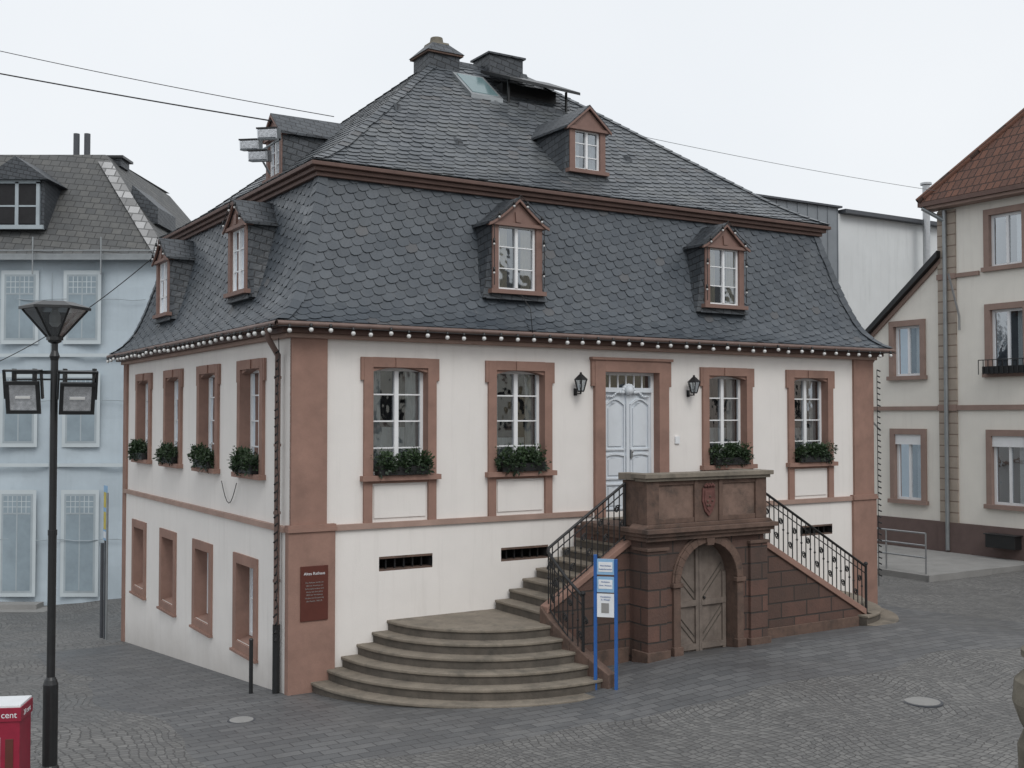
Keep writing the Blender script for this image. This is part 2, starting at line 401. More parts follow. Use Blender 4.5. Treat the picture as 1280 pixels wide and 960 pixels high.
cm=(c0+c1)/2
cavity(gw,c0,c1,z0,z1,-.2,-.9,DARKIN)
gw.box(c0,c0+.06,-.18,-.1,z0,z1,WHITE); gw.box(c1-.06,c1,-.18,-.1,z0,z1,WHITE); gw.box(c0+.06,c1-.06,-.18,-.102,z1-.05,z1,WHITE)
gw.box(c0+.06,c1-.06,-.19,-.06,4.47,4.55,DOORW)
for i in range(1,6): x=c0+.06+(c1-c0-.12)*i/6; gw.box(x-.012,x+.012,-.16,-.13,4.55,z1-.05,WHITE)
gg.poly([(c0+.06,-.14,4.55),(c1-.06,-.14,4.55),(c1-.06,-.14,z1-.05),(c0+.06,-.14,z1-.05)],GLASS)
gw.box(c0+.06,cm-.012,-.18,-.12,2.32,4.47,DOORW); gw.box(cm+.012,c1-.06,-.18,-.12,2.32,4.47,DOORW)
gw.box(cm-.035,cm+.035,-.12,-.08,2.34,4.45,DOORW)
def molding(a0,a1,z0,z1,top=0):
    t=.028
    n=10
    pts=[(a0,z0),(a1,z0)]+[(a1+(a0-a1)*i/n, z1+top*math.sin(math.pi*(i/n))) for i in range(n+1)]
    for p,q in zip(pts,pts[1:]+pts[:1]):
        d=Vector((q[0]-p[0],q[1]-p[1])); 
        if d.length<1e-4: continue
        d.normalize(); nn=Vector((-d.y,d.x))*t/2
        gw.exo([(p[0]-nn.x,p[1]-nn.y),(q[0]-nn.x,q[1]-nn.y),(q[0]+nn.x,q[1]+nn.y),(p[0]+nn.x,p[1]+nn.y)],-.12,-.088,DOORW)
    gw.exo([(x+(.06 if x<(a0+a1)/2 else -.06)*1.0,z+(.06 if z<(z0+z1)/2 else -.06)) for x,z in pts],-.12,-.1,DOORW)
for a0_,a1_ in ((c0+.12,cm-.07),(cm+.07,c1-.12)):
    molding(a0_,a1_,2.42,2.85); molding(a0_,a1_,2.95,3.35,.03); molding(a0_,a1_,3.46,4.25,.1)
for i in range(9):
    a=math.pi*i/8; gw.ball((cm-.13*math.cos(a),-.06,4.47+.12*math.sin(a)),.038,DOORW)
gw.ball((cm,-.05,4.5),.085,DOORW,12,8)
for sgn in (-1,1):
    for i in range(9): gw.ball((cm+sgn*(.18+.035*i),-.08,4.47-.012*i+.02*math.sin(i)),.03-.0015*i,DOORW)
gw.box(cm+.05,cm+.09,-.1,-.06,3.3,3.45,STEEL); gw.ball((cm+.09,-.06,3.42),.02,STEEL)
gs.box(.68,5.42,0,.075,ZC-.05,ZC+.035,SANDL); gs.box(7.18,11.90,0,.075,ZC-.05,ZC+.035,SANDL)
gs.box(.0,.56,-.02,.05,ZC+.06,5.2,SAND); gs.box(12.0,LEN+.03,-.02,.05,ZC+.06,5.2,SAND)
for x0,x1 in ((-.05,.68),(11.92,LEN+.05)):
    gs.box(x0,x1,-.05,.09,-.6,ZC-.04,SAND)
    gs.box(x0-.02,x1+.02,-.05,.12,ZC-.04,ZC+.02,SAND); gs.box(x0-.01,x1+.01,-.05,.1,ZC+.02,ZC+.06,SAND)
g.build('front_wall',HALL); gs.build('front_stone_trim',HALL,bevel=.008); gw.build('front_windows_and_door',HALL); gg.build('front_glass',HALL,recalc=False)
lw=[1.7,4.0,6.3,8.6]
base=[(c-.42,c+.42,.42,1.66) for c in (1.85,4.2,6.5,8.8)]
g,gs,gw,gg=facade('left',left,DEP,lw,[],base,False)
for q in base:
    a0,a1,z0,z1=q
    gs.box(a0-.17,a0,-.25,.06,z0-.16,z1+.16,SAND); gs.box(a1,a1+.17,-.25,.06,z0-.16,z1+.16,SAND)
    gs.box(a0,a1,-.25,.062,z1,z1+.162,SAND)
    gs.prism([(a0,-.25,z0-.16),(a1,-.25,z0-.16),(a1,.062,z0-.16),(a0,.062,z0-.16)],[(a0,-.25,z0+.06),(a1,-.25,z0+.06),(a1,.062,z0-.02),(a0,.062,z0-.02)],SAND)
    gs.box(a0-.19,a1+.19,.0,.10,z0-.2,z0-.16,SAND)
    casement(gw,gg,a0,a1,z0+.05,z1,-.17,2)
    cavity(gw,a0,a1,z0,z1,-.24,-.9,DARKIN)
    curtain(gw,a0,a1,z0,z1-.35,-.3,CURT,.01)
gs.box(.09,DEP-.1,0,.075,ZC-.05,ZC+.035,SANDL)
gs.box(DEP-.25,DEP+.04,-.05,.05,-1.6,5.2,SAND)
g.build('side_wall',HALL); gs.build('side_stone_trim',HALL,bevel=.008); gw.build('side_windows',HALL); gg.build('side_glass',HALL,recalc=False)
g=Geo(right); gs=Geo(right); gw=Geo(right); gg=Geo(right)
ops=[(c-.46,c+.46,3.14,4.8) for c in (1.7,4,6.3,8.6)]
wall(g,0,DEP,-1.8,5.3,ops,0,CREAM)
for q in ops:
    a0,a1,z0,z1=q
    gs.box(a0-.2,a0,-.2,.05,z0,z1+.15,SAND); gs.box(a1,a1+.2,-.2,.05,z0,z1+.15,SAND); gs.box(a0,a1,-.2,.052,z1,z1+.15,SAND); gs.box(a0-.27,a1+.27,-.2,.13,z0-.09,z0,SAND)
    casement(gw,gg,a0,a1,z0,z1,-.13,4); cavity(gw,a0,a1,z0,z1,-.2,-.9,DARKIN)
gs.box(.09,DEP-.1,0,.075,ZC-.05,ZC+.045,SANDL)
g.xf=back; wall(g,0,LEN,-1.8,5.3,[],0,CREAM)
g.build('rear_walls',HALL); gs.build('rear_stone_trim',HALL); gw.build('rear_windows',HALL); gg.build('rear_glass',HALL,recalc=False)

# ---- roof
lowp=[(-.30,5.42),(-.14,5.52),(.04,5.70),(.18,5.95),(.33,6.35),(.48,6.85),(.62,7.35),(.74,7.82)]
upp=[(.56,8.02),(.8,8.15),(1.1,8.33),(1.5,8.62),(5.15,11.6)]
class Prof:
    def __init__(s,p):
        s.p=p; s.c=[0]
        for a,b in zip(p,p[1:]): s.c.append(s.c[-1]+math.dist(a,b))
        s.L=s.c[-1]
    def at(s,b):
        b=clamp(b,0,s.L)
        for k in range(len(s.p)-1):
            if b<=s.c[k+1] or k==len(s.p)-2:
                t=(b-s.c[k])/(s.c[k+1]-s.c[k]); (i0,z0),(i1,z1)=s.p[k],s.p[k+1]
                d=math.hypot(i1-i0,z1-z0)
                return i0+(i1-i0)*t,z0+(z1-z0)*t,-(z1-z0)/d,(i1-i0)/d
sides=[(front,LEN),(left,DEP),(right,DEP),(back,LEN)]
def P3(xf,pr,L,a,b,h):
    i,z,ni,nz=pr.at(b); lo,hi=i,L-i
    if hi<lo: lo=hi=L/2
    a=clamp(a,lo+ni*h,hi-ni*h)
    ii=i+ni*h; return xf(a,-ii,z+nz*h)
def roofpatch(g,xf,L,pp,th,sw,sh,mt):
    pr=Prof(pp)
    bs=sorted(set(pr.c))
    for b0,b1 in zip(bs,bs[1:]):
        g.v+= [P3(xf,pr,L,-99,b0,0),P3(xf,pr,L,99,b0,0),P3(xf,pr,L,99,b1,0),P3(xf,pr,L,-99,b1,0)]
        o=len(g.v)-4; g.f.append([o,o+1,o+2,o+3]); g.m.append(g.mi(mt)); g.uv.append((.05,.5))
    c,s_=math.cos(th),math.sin(th)
    shape=[(0,.50),(.05,.22),(.22,.03),(.55,0),(.85,.08),(1.0,.3),(1.0,1.45),(0,1.45)]
    nq=int((pr.L+L*abs(s_))/sh)+3; npn=int((L+2+pr.L)/sw)+3
    for q in range(-nq,nq):
        off=(q*.5+random.uniform(-.08,.08))*sw
        for p in range(-npn,npn*2):
            p0=p*sw+(off%sw); q0=q*sh+random.uniform(-.006,.006)
            pc,qc=p0+sw/2,q0+sh*.5
            a=pc*c-qc*s_; b=pc*s_+qc*c
            if b<-.12 or b>pr.L+.02: continue
            i=pr.at(b)[0]
            if a<i-.12 or a>L-i+.12: continue
            uvc=(clamp(random.gauss(.5,.27),0,1),random.random()); jw=random.uniform(.93,.985); hh=random.uniform(.019,.029)
            vs=[]
            for x,y in shape:
                pa=p0+x*sw*jw; qa=q0+y*sh
                h=hh-(hh-.003)*min(1,y/1.4)
                vs.append(P3(xf,pr,L,pa*c-qa*s_,clamp(pa*s_+qa*c,-.0,pr.L),h))
            # slate edge thickness : small skirt under the lower edge
            o=len(g.v); g.v+=vs; g.f.append(list(range(o,o+len(vs)))); g.m.append(g.mi(mt)); g.uv.append(uvc)
            lowv=[]
            for x,y in shape[:6]:
                pa=p0+x*sw*jw; qa=q0+y*sh
                lowv.append(P3(xf,pr,L,pa*c-qa*s_,clamp(pa*s_+qa*c,-.0,pr.L),hh-(hh-.003)*min(1,y/1.4)-.009))
            o2=len(g.v); g.v+=lowv
            for k in range(5):
                g.f.append([o+k,o+k+1,o2+k+1,o2+k]); g.m.append(g.mi(mt)); g.uv.append((0,.5))
    b=0
    while b<pr.L-.05:
        i=pr.at(b)[0]; 
        if L-2*i<.3: break
        for sgn in (0,1):
            uvc=(random.random(),random.random()); w=.15+random.uniform(-.02,.02)
            vs=[]
            for (x,y,h) in ((-.2,0,.042),(w,-.05,.042),(w,.2,.026),(-.2,.24,.026)):
                bb=clamp(b+y,0,pr.L); ii=pr.at(bb)[0]; a=ii+x if sgn==0 else L-ii-x
                vs.append(P3(xf,pr,L,a,bb,h))
            o=len(g.v); g.v+=vs; g.f.append(list(range(o,o+4))); g.m.append(g.mi(mt)); g.uv.append(uvc)
        b+=.17
g=Geo()
for k,(xf,L) in enumerate(sides):
    roofpatch(g,xf,L,lowp,.26,.22,.145,SLATE)
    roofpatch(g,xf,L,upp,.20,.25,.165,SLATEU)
g.build('slate_roof',HALL,recalc=False)
g=Geo()
def ring(o,z0,z1,t,m):
    x0,x1,y0,y1=-o,LEN+o,-o,DEP+o
    g.box(x0,x1,y0,y0+t,z0,z1,m); g.box(x0,x1,y1-t,y1,z0,z1,m); g.box(x0,x0+t,y0+t,y1-t,z0,z1,m); g.box(x1-t,x1,y0+t,y1-t,z0,z1,m)
ring(.10,5.2,5.27,.12,SANDL)
ring(.19,5.27,5.345,.21,CORN)
ring(.26,5.345,5.405,.28,CORN)
ring(-.66,7.80,7.87,.1,CORN); ring(-.60,7.87,7.94,.16,CORN); ring(-.53,7.94,8.005,.25,CORN)
g.build('cornices',HALL,bevel=.01)
tube('gutter',[[(-.33,-.33,5.385),(LEN+.33,-.33,5.385)],[(-.33,-.33,5.385),(-.33,DEP+.33,5.385)],[(LEN+.33,-.33,5.385),(LEN+.33,DEP+.33,5.385)]],.04,PIPE,HALL)
tube('downpipe',[[(-.33,.1,5.36),(-.30,.14,5.2),(-.10,.26,4.95),(-.10,.26,.95)],[(LEN+.33,.1,5.36),(LEN+.1,.2,5.0),(LEN+.12,.2,0)]],.045,PIPE,HALL,res=4)
tube('downpipe_foot',[[(-.10,.26,.98),(-.10,.26,-.1)]],.055,BLACKM,HALL,res=4)
tube('downpipe_brackets',[[(-.10,.26,z),(-.10,.26,z+.04)] for z in (1.6,2.6,3.6,4.6)],.056,PIPE,HALL,res=4)

# ---- dormers
def dormer(name,xfp,ac,of,zs,w,zt,zap,depth,style,z_in):
    g=Geo(xfp); gg=Geo(xfp)
    hw=w/2; a0,a1=ac-hw,ac+hw; fr=.12
    g.box(a0,a0+fr,of-.12,of,zs,zt,SANDF); g.box(a1-fr,a1,of-.12,of,zs,zt,SANDF)
    g.box(a0-.05,a1+.05,of-.15,of+.06,zs-.07,zs,SANDF)
    n=12; h=zap-zt
    def prof(x): return (x**1.35) if style=='arch' else x
    arch=[(a1+.03-(w+.06)*i/n, zt+.02+h*.92*prof(1-abs(2*i/n-1))) for i in range(n+1)]
    if style=='arch': arch=[(a,z+h*.12*math.sin(math.pi*i/n)) for i,(a,z) in enumerate(arch)]
    g.exo([(a0-.03,zt),(a1+.03,zt)]+arch,of-.12,of+.012,SANDF)
    g.box(a0-.06,a1+.06,of-.1,of+.05,zt-.02,zt+.035,SANDF)
    if style=='arch':
        g.exo([(ac-.05,zt+.05),(ac+.05,zt+.05),(ac+.07,zap-.14),(ac-.07,zap-.14)],of+.01,of+.04,SANDF)
    casement(g,gg,a0+fr,a1-fr,zs,zt,of-.05,3,.018,.04,.05)
    g.poly([(a0+fr,of-.16,zs),(a1-fr,of-.16,zs),(a1-fr,of-.16,zt),(a0+fr,of-.16,zt)],DARKIN)
    cw=(w-2*fr)*.32; cm_=CURTY if style=='arch' and xfp is front else CURT
    for (x0,x1) in ((a0+fr+.02,a0+fr+cw),(a1-fr-cw,a1-fr-.02)): curtain(g,x0,x1,zs,zt,of-.125,cm_,.01,.06)
    m=16; e=.10
    def rz(t):
        x=1-abs(2*t-1)
        z=zt-.02+(h+.04)*prof(x)
        if style=='arch': z+=h*.12*math.sin(math.pi*t)
        return z
    top=[(a0-e+(w+2*e)*i/m, rz(i/m)+.05) for i in range(m+1)]
    bot=[(a,z-.045) for a,z in top][::-1]
    g.exo(top+bot,of+.07,of-depth,SLATET)
    edge=[(a,z-.03) for a,z in top]; g.exo(edge+[(a,z-.045) for a,z in edge][::-1],of+.075,of+.04,SANDF)
    for sgn,a in ((-1,a0),(1,a1)):
        fl=.26 if style=='arch' else .16
        K=8; rows=[]
        for k in range(K+1):
            t=k/K; z=zs-.14+(zt+.06-zs+.14)*t
            fo=fl*(1-t)**2
            rows.append([(a+sgn*.006,of-.02,z),(a+sgn*(.012+fo*.45),of-.10,z),(a+sgn*(.02+fo),of-depth*.45,z),(a+sgn*(.03+fo*1.1),of-depth,z)])
        for r0,r1 in zip(rows,rows[1:]):
            for j in range(3): g.poly([r0[j],r0[j+1],r1[j+1],r1[j]],SLATET)
    g.poly([(a0-.02,of-.02,zs-.06),(a1+.02,of-.02,zs-.06),(a1+.12,of+.0,zs-.16),(a0-.12,of+.0,zs-.16)],SLATET)
    g.poly([(a0-.12,of+.0,zs-.16),(a1+.12,of+.0,zs-.16),(a1+.14,of-.3,zs-.16),(a0-.14,of-.3,zs-.16)],SLATET)
    g.build(name,HALL); gg.build(name+'_glass',HALL,recalc=False)
    return [(a,of+.1,z+.02) for a,z in top]
dl=[]
dl.append((front,dormer('dormer_front_a',front,3.98,-.06,6.14,.98,7.22,7.58,.85,'arch',0)))
dl.append((front,dormer('dormer_front_b',front,8.6,-.06,6.14,.98,7.22,7.58,.85,'arch',0)))
dl.append((left,dormer('dormer_side_a',left,2.7,-.06,6.14,.98,7.22,7.58,.85,'arch',0)))
dl.append((left,dormer('dormer_side_b',left,7.5,-.06,6.14,.98,7.22,7.58,.85,'arch',0)))
dormer('dormer_right_a',right,2.7,-.06,6.14,.98,7.22,7.58,.85,'arch',0)
dormer('dormer_right_b',right,7.5,-.06,6.14,.98,7.22,7.58,.85,'arch',0)
dormer('dormer_upper_front',front,6.32,-1.3,8.66,.82,9.42,9.82,1.9,'gable',0)
dormer('dormer_upper_side',left,5.1,-1.55,8.68,.86,9.45,9.86,1.9,'gable',0)

# ---- ridge structures
g=Geo()
x,y=5.15,5.15
g.box(x-.36,x+.36,y-.36,y+.36,11.0,11.62,SLATET)
def frust(cx,cy,h0,h1,z0,z1,m): g.prism([(cx-h0,cy-h0,z0),(cx+h0,cy-h0,z0),(cx+h0,cy+h0,z0),(cx-h0,cy+h0,z0)],[(cx-h1,cy-h1,z1),(cx+h1,cy-h1,z1),(cx+h1,cy+h1,z1),(cx-h1,cy+h1,z1)],m)
frust(x,y,.42,.42,11.62,11.66,SANDD); frust(x,y,.44,.2,11.66,11.90,SLATET); frust(x,y,.2,.19,11.90,11.94,GREYST)
g.cyl((x,y),.15,.13,11.94,12.07,GREYST,14)
g.box(6.25,7.1,4.8,5.5,11.0,11.84,SLATET); g.box(6.2,7.15,4.75,5.55,11.84,11.88,SLATET)
g.prism([(5.15,5.02,11.52),(7.4,5.02,11.52),(7.4,5.28,11.52),(5.15,5.28,11.52)],[(5.15,5.12,11.66),(7.4,5.12,11.66),(7.4,5.18,11.66),(5.15,5.18,11.66)],SLATET)
def rz(v): return 8.62+(v-1.5)*(2.98/3.65)
g.prism([(6.0,3.55,rz(3.55)+.62),(7.75,3.55,rz(3.55)+.56),(7.75,4.75,11.36),(6.0,4.75,11.36)],[(6.0,3.55,rz(3.55)+.68),(7.75,3.55,rz(3.55)+.62),(7.75,4.75,11.43),(6.0,4.75,11.43)],BLACKM)
g.box(6.15,7.5,4.1,4.8,rz(4.1)-.2,rz(4.1)+.28,BLACKM)
g.box(6.1,6.14,3.8,3.84,rz(3.8),rz(3.8)+.5,BLACKM); g.box(7.55,7.59,3.8,3.84,rz(3.8),rz(3.8)+.46,BLACKM)
g.box(6.3,7.45,3.7,4.1,rz(3.7)-.1,rz(3.7)+.12,SLATET)
g.build('ridge_chimney_and_hatch',HALL)
g=Geo()
v0,v1=3.75,4.55
SKP=base_mat('skylight_pane',(.13,.20,.21),.12,.05,3,0)
for (a0,a1,m,h,ins) in ((5.2,5.95,ZINC,.10,0),(5.27,5.88,SKP,.115,.07)):
    g.prism([(a0,v0+ins,rz(v0+ins)),(a1,v0+ins,rz(v0+ins)),(a1,v1-ins,rz(v1-ins)),(a0,v1-ins,rz(v1-ins))],[(a0,v0+ins,rz(v0+ins)+h),(a1,v0+ins,rz(v0+ins)+h),(a1,v1-ins,rz(v1-ins)+h),(a0,v1-ins,rz(v1-ins)+h)],m)
for (a,v) in ((3.9,2.0),(8.0,2.3),(3.1,2.9)):
    g.prism([(a-.08,v-.12,rz(v)-.08),(a+.08,v-.12,rz(v)-.08),(a+.08,v+.15,rz(v)+.05),(a-.08,v+.15,rz(v)+.05)],[(a-.03,v-.1,rz(v)+.04),(a+.03,v-.1,rz(v)+.04),(a+.02,v+.15,rz(v)+.12),(a-.02,v+.15,rz(v)+.12)],SLATET)
g.build('skylight',HALL)

# ---- string lights
g=Geo(); cab=[]
def bulbs(pts,sp=.31,rr=.036):
    for k in range(len(pts)-1):
        p,q=Vector(pts[k]),Vector(pts[k+1]); d=(q-p).length; n=max(1,int(d/sp))
        for i in range(n):
            c=p+(q-p)*(i+.5+random.uniform(-.08,.08))/n+Vector((random.uniform(-.012,.012),random.uniform(-.012,.012),-.05+random.uniform(-.03,.015)))
            g.ball(c,rr,BULBM); g.cyl((c.x,c.y),.022,.022,c.z+.022,c.z+.09,BLACKM,6)
    cab.append([tuple(p) for p in pts])
bulbs([(-.34,-.38,5.34),(LEN+.34,-.38,5.34)],.32)
bulbs([(-.38,-.34,5.34),(-.38,DEP+.3,5.34)],.32)
for xf,top in dl: bulbs([Vector(xf(*p)) for p in top[::4]],.27,.022)
for c in (3.98,8.6):
    bulbs([front(c-.49,.0,7.2),front(c-.49,.0,6.2)],.40,.02); bulbs([front(c+.49,.0,7.2),front(c+.49,.0,6.2)],.40,.02)
g.build('string_light_bulbs',HALL,smooth=True)
sp=[]
for i in range(36):
    z=5.0-i*.12; sp.append([(-.15,.10+.02*random.random(),z),(-.19-.03*random.random(),.05,z-.03)])
cab.append([(-.15,.10,5.2)]+[(-.15+random.uniform(-.015,.015),.10,5-i*.12) for i in range(38)])
sp2=[]
for i in range(36):
    z=5.0-i*.12; sp2.append([(LEN+.08,-.10,z),(LEN+.13+.02*random.random(),-.13,z-.03)])
cab.append([(LEN+.08,-.10,5-i*.12) for i in range(38)])
cab.append([(-.05,2.3+.1*i,2.95-.35*math.sin(math.pi*i/8)) for i in range(9)])
cab.append([(4.05,-.05,5.6),(4.0,-.36,5.4),(4.0,-.3,5.8),(4.02,.05,6.1)])
tube('string_light_cable',cab,.007,IRON,HALL)
tube('string_light_clips',sp+sp2,.014,IRON,HALL)

# ---- wall lanterns
for k,a in enumerate((5.1,7.62)):
    e=empty('wall_lantern',M); g=Geo(front)
    o,z=.17,4.46
    def hexr(r,z): return [(a+r*math.cos(math.pi/3*i),o+r*math.sin(math.pi/3*i),z) for i in range(6)]
    g.prism(hexr(.06,z),hexr(.065,z+.02),IRON); g.prism(hexr(.125,z+.2),hexr(.125,z+.215),IRON); g.prism(hexr(.125,z+.215),hexr(.03,z+.30),IRON)
    g.ball((a,o,z+.315),.022,IRON)
    lo,hi=hexr(.06,z+.02),hexr(.11,z+.2)
    for i in range(6):
        p,q=Vector(lo[i]),Vector(hi[i]); d=Vector((.007,0,0)); e2=Vector((0,.007,0))
        g.prism([p-d-e2,p+d-e2,p+d+e2,p-d+e2],[q-d-e2,q+d-e2,q+d+e2,q-d+e2],IRON)
    g.box(a-.012,a+.012,0,.17,z-.04,z-.02,IRON); g.box(a-.012,a+.012,.155,.175,z-.02,z,IRON); g.box(a-.03,a+.03,0,.02,z-.06,z+.06,IRON)
    g.ball((a,o,z+.1),.03,BULBM)
    g.build('lantern_frame',e)
    g=Geo(front)
    for i in range(6): g.poly([lo[i],lo[(i+1)%6],hi[(i+1)%6],hi[i]],LGLASS)
    g.build('lantern_panes',e,recalc=False)
g=Geo(front); g.box(7.30,7.40,0.0,.03,3.55,3.68,SIGNW); g.build('door_nameplate',HALL)
PL=empty('information_plaque',M); g=Geo(front); g.box(.13,.56,.092,.11,1.05,1.85,MAROON); g.build('plaque_board',PL,bevel=.004)
text('plaque_title','Altes Rathaus',.06,SIGNW,PL,(.345,-.112,1.72),(R(90),0,0))
LT=['Das Rathaus wurde um','1803 als Amtshaus am','Schlossplatz erbaut und','diente seit dem Jahre','1850 der Verwaltung.','Umbau und Erneuerung','des Hauses 1958-59.']
for i,t in enumerate(LT): text('plaque_line',t,.030,CONC,PL,(.345,-.112,1.60-.045*i),(R(90),0,0))

# ---- planters
def planter(xf,c):
    g=Geo(xf)
    g.box(c-.42,c+.42,.0,.16,3.145,3.28,BLACKM)
    bl=[(c+random.uniform(-.42,.42),random.uniform(.02,.16),random.uniform(3.24,3.46),random.uniform(.07,.13)) for _ in range(26)]
    for i in range(2300):
        bx=random.choice(bl); d0=Vector((random.gauss(0,1),random.gauss(0,1),random.gauss(0,1))).normalized()*bx[3]*random.uniform(.55,1.12)
        a=bx[0]+d0.x; o=max(bx[1]+d0.y,-.08); z=bx[2]+d0.z-abs(a-c)*.10
        s=random.uniform(.022,.05)
        d=(d0.normalized()*.7+Vector((random.gauss(0,.6),random.gauss(0,.6),random.gauss(.1,.6)))).normalized()
        w=d.cross(Vector((random.gauss(0,1),random.gauss(0,1),random.gauss(0,1)))).normalized()
        p=Vector((a,o,z)); q=p+d*s*1.7; mm=p+d*s*.8
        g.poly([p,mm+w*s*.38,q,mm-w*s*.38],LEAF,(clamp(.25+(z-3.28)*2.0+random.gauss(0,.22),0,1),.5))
    for i in range(14):
        a=c+random.uniform(-.5,.5); p=Vector((a,.1,3.42)); d=Vector((random.gauss(0,.5),random.uniform(-.1,.5),random.uniform(-.2,.9))).normalized()
        for k in range(7):
            b_=p+d*.028*k; w=Vector((random.gauss(0,1),random.gauss(0,1),random.gauss(0,1))).normalized()*.035
            g.poly([b_,b_+w*.5+d*.01,b_+w,b_+w*.5-d*.01],LEAF,(.7,.5))
    g.build('flower_box',mw=M,recalc=False)
for c in fw: planter(front,c)
for c in lw: planter(left,c)

# ------------------------------------------------------------------ staircase
ST=empty('stone_staircase',M)
g=Geo(); gr=Geo()
def fan(c,r,a0,a1,n=28): return [(c[0]+r*math.cos(R(a0+(a1-a0)*i/n)),c[1]+r*math.sin(R(a0+(a1-a0)*i/n))) for i in range(n+1)]
cen=(3.3,0)
for k in range(6):
    r=3.0-.25*k; zt=.155*(k+1)
    bx=[(3.3,0.0)]
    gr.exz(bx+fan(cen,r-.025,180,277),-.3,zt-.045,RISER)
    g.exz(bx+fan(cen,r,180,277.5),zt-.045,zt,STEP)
ZP=.93
gr.box(3.29,3.5,-1.44,-.002,-.2,ZP-.002,STEP)
rs=(2.3-ZP)/9; tr=.2625
for k in range(9):
    x0=3.45+tr*k; zt=ZP+rs*(k+1)
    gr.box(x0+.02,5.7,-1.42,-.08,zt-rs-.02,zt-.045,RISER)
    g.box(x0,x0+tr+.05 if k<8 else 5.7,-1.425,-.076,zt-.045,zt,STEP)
g.box(5.6,7.05,-1.43,-.076,2.255,2.298,STEP)
n2=11; rs2=(2.3-.57)/n2; tr2=.27
for k in range(n2):
    x1=7.05+tr2*(k+1); zt=2.3-rs2*(k+1)
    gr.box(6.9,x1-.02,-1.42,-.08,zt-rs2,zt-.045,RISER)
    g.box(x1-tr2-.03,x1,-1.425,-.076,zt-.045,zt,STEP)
c2=(10.02,0)
for k,(r,zt) in enumerate(((2.1,.27),(1.8,.42),(1.5,.57))):
    gr.exz([(10.02,-.0)]+fan(c2,r-.025,-80,0),-.2,zt-.045,RISER); g.exz([(10.02,-.0)]+fan(c2,r,-80,0),zt-.045,zt,STEP)
g.build('treads',ST,bevel=.012); gr.build('risers',ST)
g=Geo(front); gc=Geo(front)
g.exo([(3.48,-.2),(5.2,-.2),(5.2,2.10),(3.48,1.08)],1.425,1.56,SANDB)
gc.exo([(3.46,1.08),(5.2,2.10),(5.2,2.20),(3.46,1.18)],1.40,1.60,SAND)
g.exo([(7.4,-.2),(10.45,-.2),(10.45,.42),(7.4,2.12)],1.425,1.56,SANDB)
gc.exo([(7.4,2.12),(10.5,.40),(10.5,.52),(7.4,2.24)],1.40,1.60,SAND)
gc.box(10.5,10.66,1.40,1.62,0,.42,SANDD)
gc.box(3.6,5.0,1.561,1.60,-.2,.42,SANDD); gc.box(7.6,10.3,1.561,1.60,-.2,.40,SANDD)
g.build('flight_walls',ST)
gc.xf=None
def seg(p,q,t,z0,zp,zq,m):
    d=Vector((q[0]-p[0],q[1]-p[1])).normalized(); n=Vector((-d.y,d.x))*t/2
    c=[(p[0]-n.x,p[1]-n.y),(q[0]-n.x,q[1]-n.y),(q[0]+n.x,q[1]+n.y),(p[0]+n.x,p[1]+n.y)]
    gc.prism([(*c[0],z0),(*c[1],z0),(*c[2],z0),(*c[3],z0)],[(*c[0],zp),(*c[1],zq),(*c[2],zq),(*c[3],zp)],m)
cl=[(3.50,-1.45),(3.51,-1.75),(3.58,-2.1),(3.66,-2.45),(3.76,-2.8)]; zz=[1.18,.98,.76,.56,.38]
for i in range(4): seg(cl[i],cl[i+1],.17,-.1,zz[i],zz[i+1],SANDD)
gc.build('stringer_caps',ST,bevel=.01)
# portal block
g=Geo(front); gt=Geo(front)
U0,U1=5.05,7.55; PV=1.98
oc,orad,spr=6.30,.60,1.42
n=16
arch=[(oc-orad*math.cos(math.pi*i/n),spr+orad*math.sin(math.pi*i/n)) for i in range(n+1)]
def archface(o,m):
    g.poly([(U0,o,-.2),(oc-orad,o,-.2),(oc-orad,o,spr),(U0,o,spr)],m); g.poly([(oc+orad,o,-.2),(U1,o,-.2),(U1,o,spr),(oc+orad,o,spr)],m)
    zt=2.2
    ext=[]
    for i in range(n+1):
        ang=math.pi*i/n; dx=-math.cos(ang); dz=math.sin(ang)
        ts=[]
        if dx<0: ts.append((U0-oc)/dx)
        if dx>0: ts.append((U1-oc)/dx)
        if dz>1e-6: ts.append((zt-spr)/dz)
        t=min(ts); ext.append((oc+dx*t,spr+dz*t))
    for i in range(n):
        pts=[arch[i],ext[i]]
        e0,e1=ext[i],ext[i+1]
        if abs(e0[0]-U0)<1e-5 and e1[1]>zt-1e-5 and e0[1]<zt-1e-5: pts.append((U0,zt))
        if abs(e1[0]-U1)<1e-5 and e0[1]>zt-1e-5 and e1[1]<zt-1e-5: pts.append((U1,zt))
        pts+= [ext[i+1],arch[i+1]]
        g.poly([(a,o,z) for a,z in pts],m)
archface(PV,SANDB)
for i in range(n): g.poly([(arch[i][0],PV,arch[i][1]),(arch[i+1][0],PV,arch[i+1][1]),(arch[i+1][0],PV-.3,arch[i+1][1]),(arch[i][0],PV-.3,arch[i][1])],SANDD)
for a in (oc-orad,oc+orad): g.poly([(a,PV,-.2),(a,PV-.3,-.2),(a,PV-.3,spr),(a,PV,spr)],SANDD)
for a in (U0,U1): g.poly([(a,PV,-.2),(a,0,-.2),(a,0,2.2),(a,PV,2.2)],SANDB)
g.poly([(U0,PV,2.2),(U1,PV,2.2),(U1,0,2.2),(U0,0,2.2)],SANDD)
for i in range(n):
    def rp(i,r): return (oc-r*math.cos(math.pi*i/n),spr+r*math.sin(math.pi*i/n))
    gt.exo([rp(i,.60),rp(i+1,.60),rp(i+1,.72),rp(i,.72)],PV-.02,PV+.055,SANDD)
    gt.exo([rp(i,.72),rp(i+1,.72),rp(i+1,.755),rp(i,.755)],PV-.02,PV+.035,SANDD)
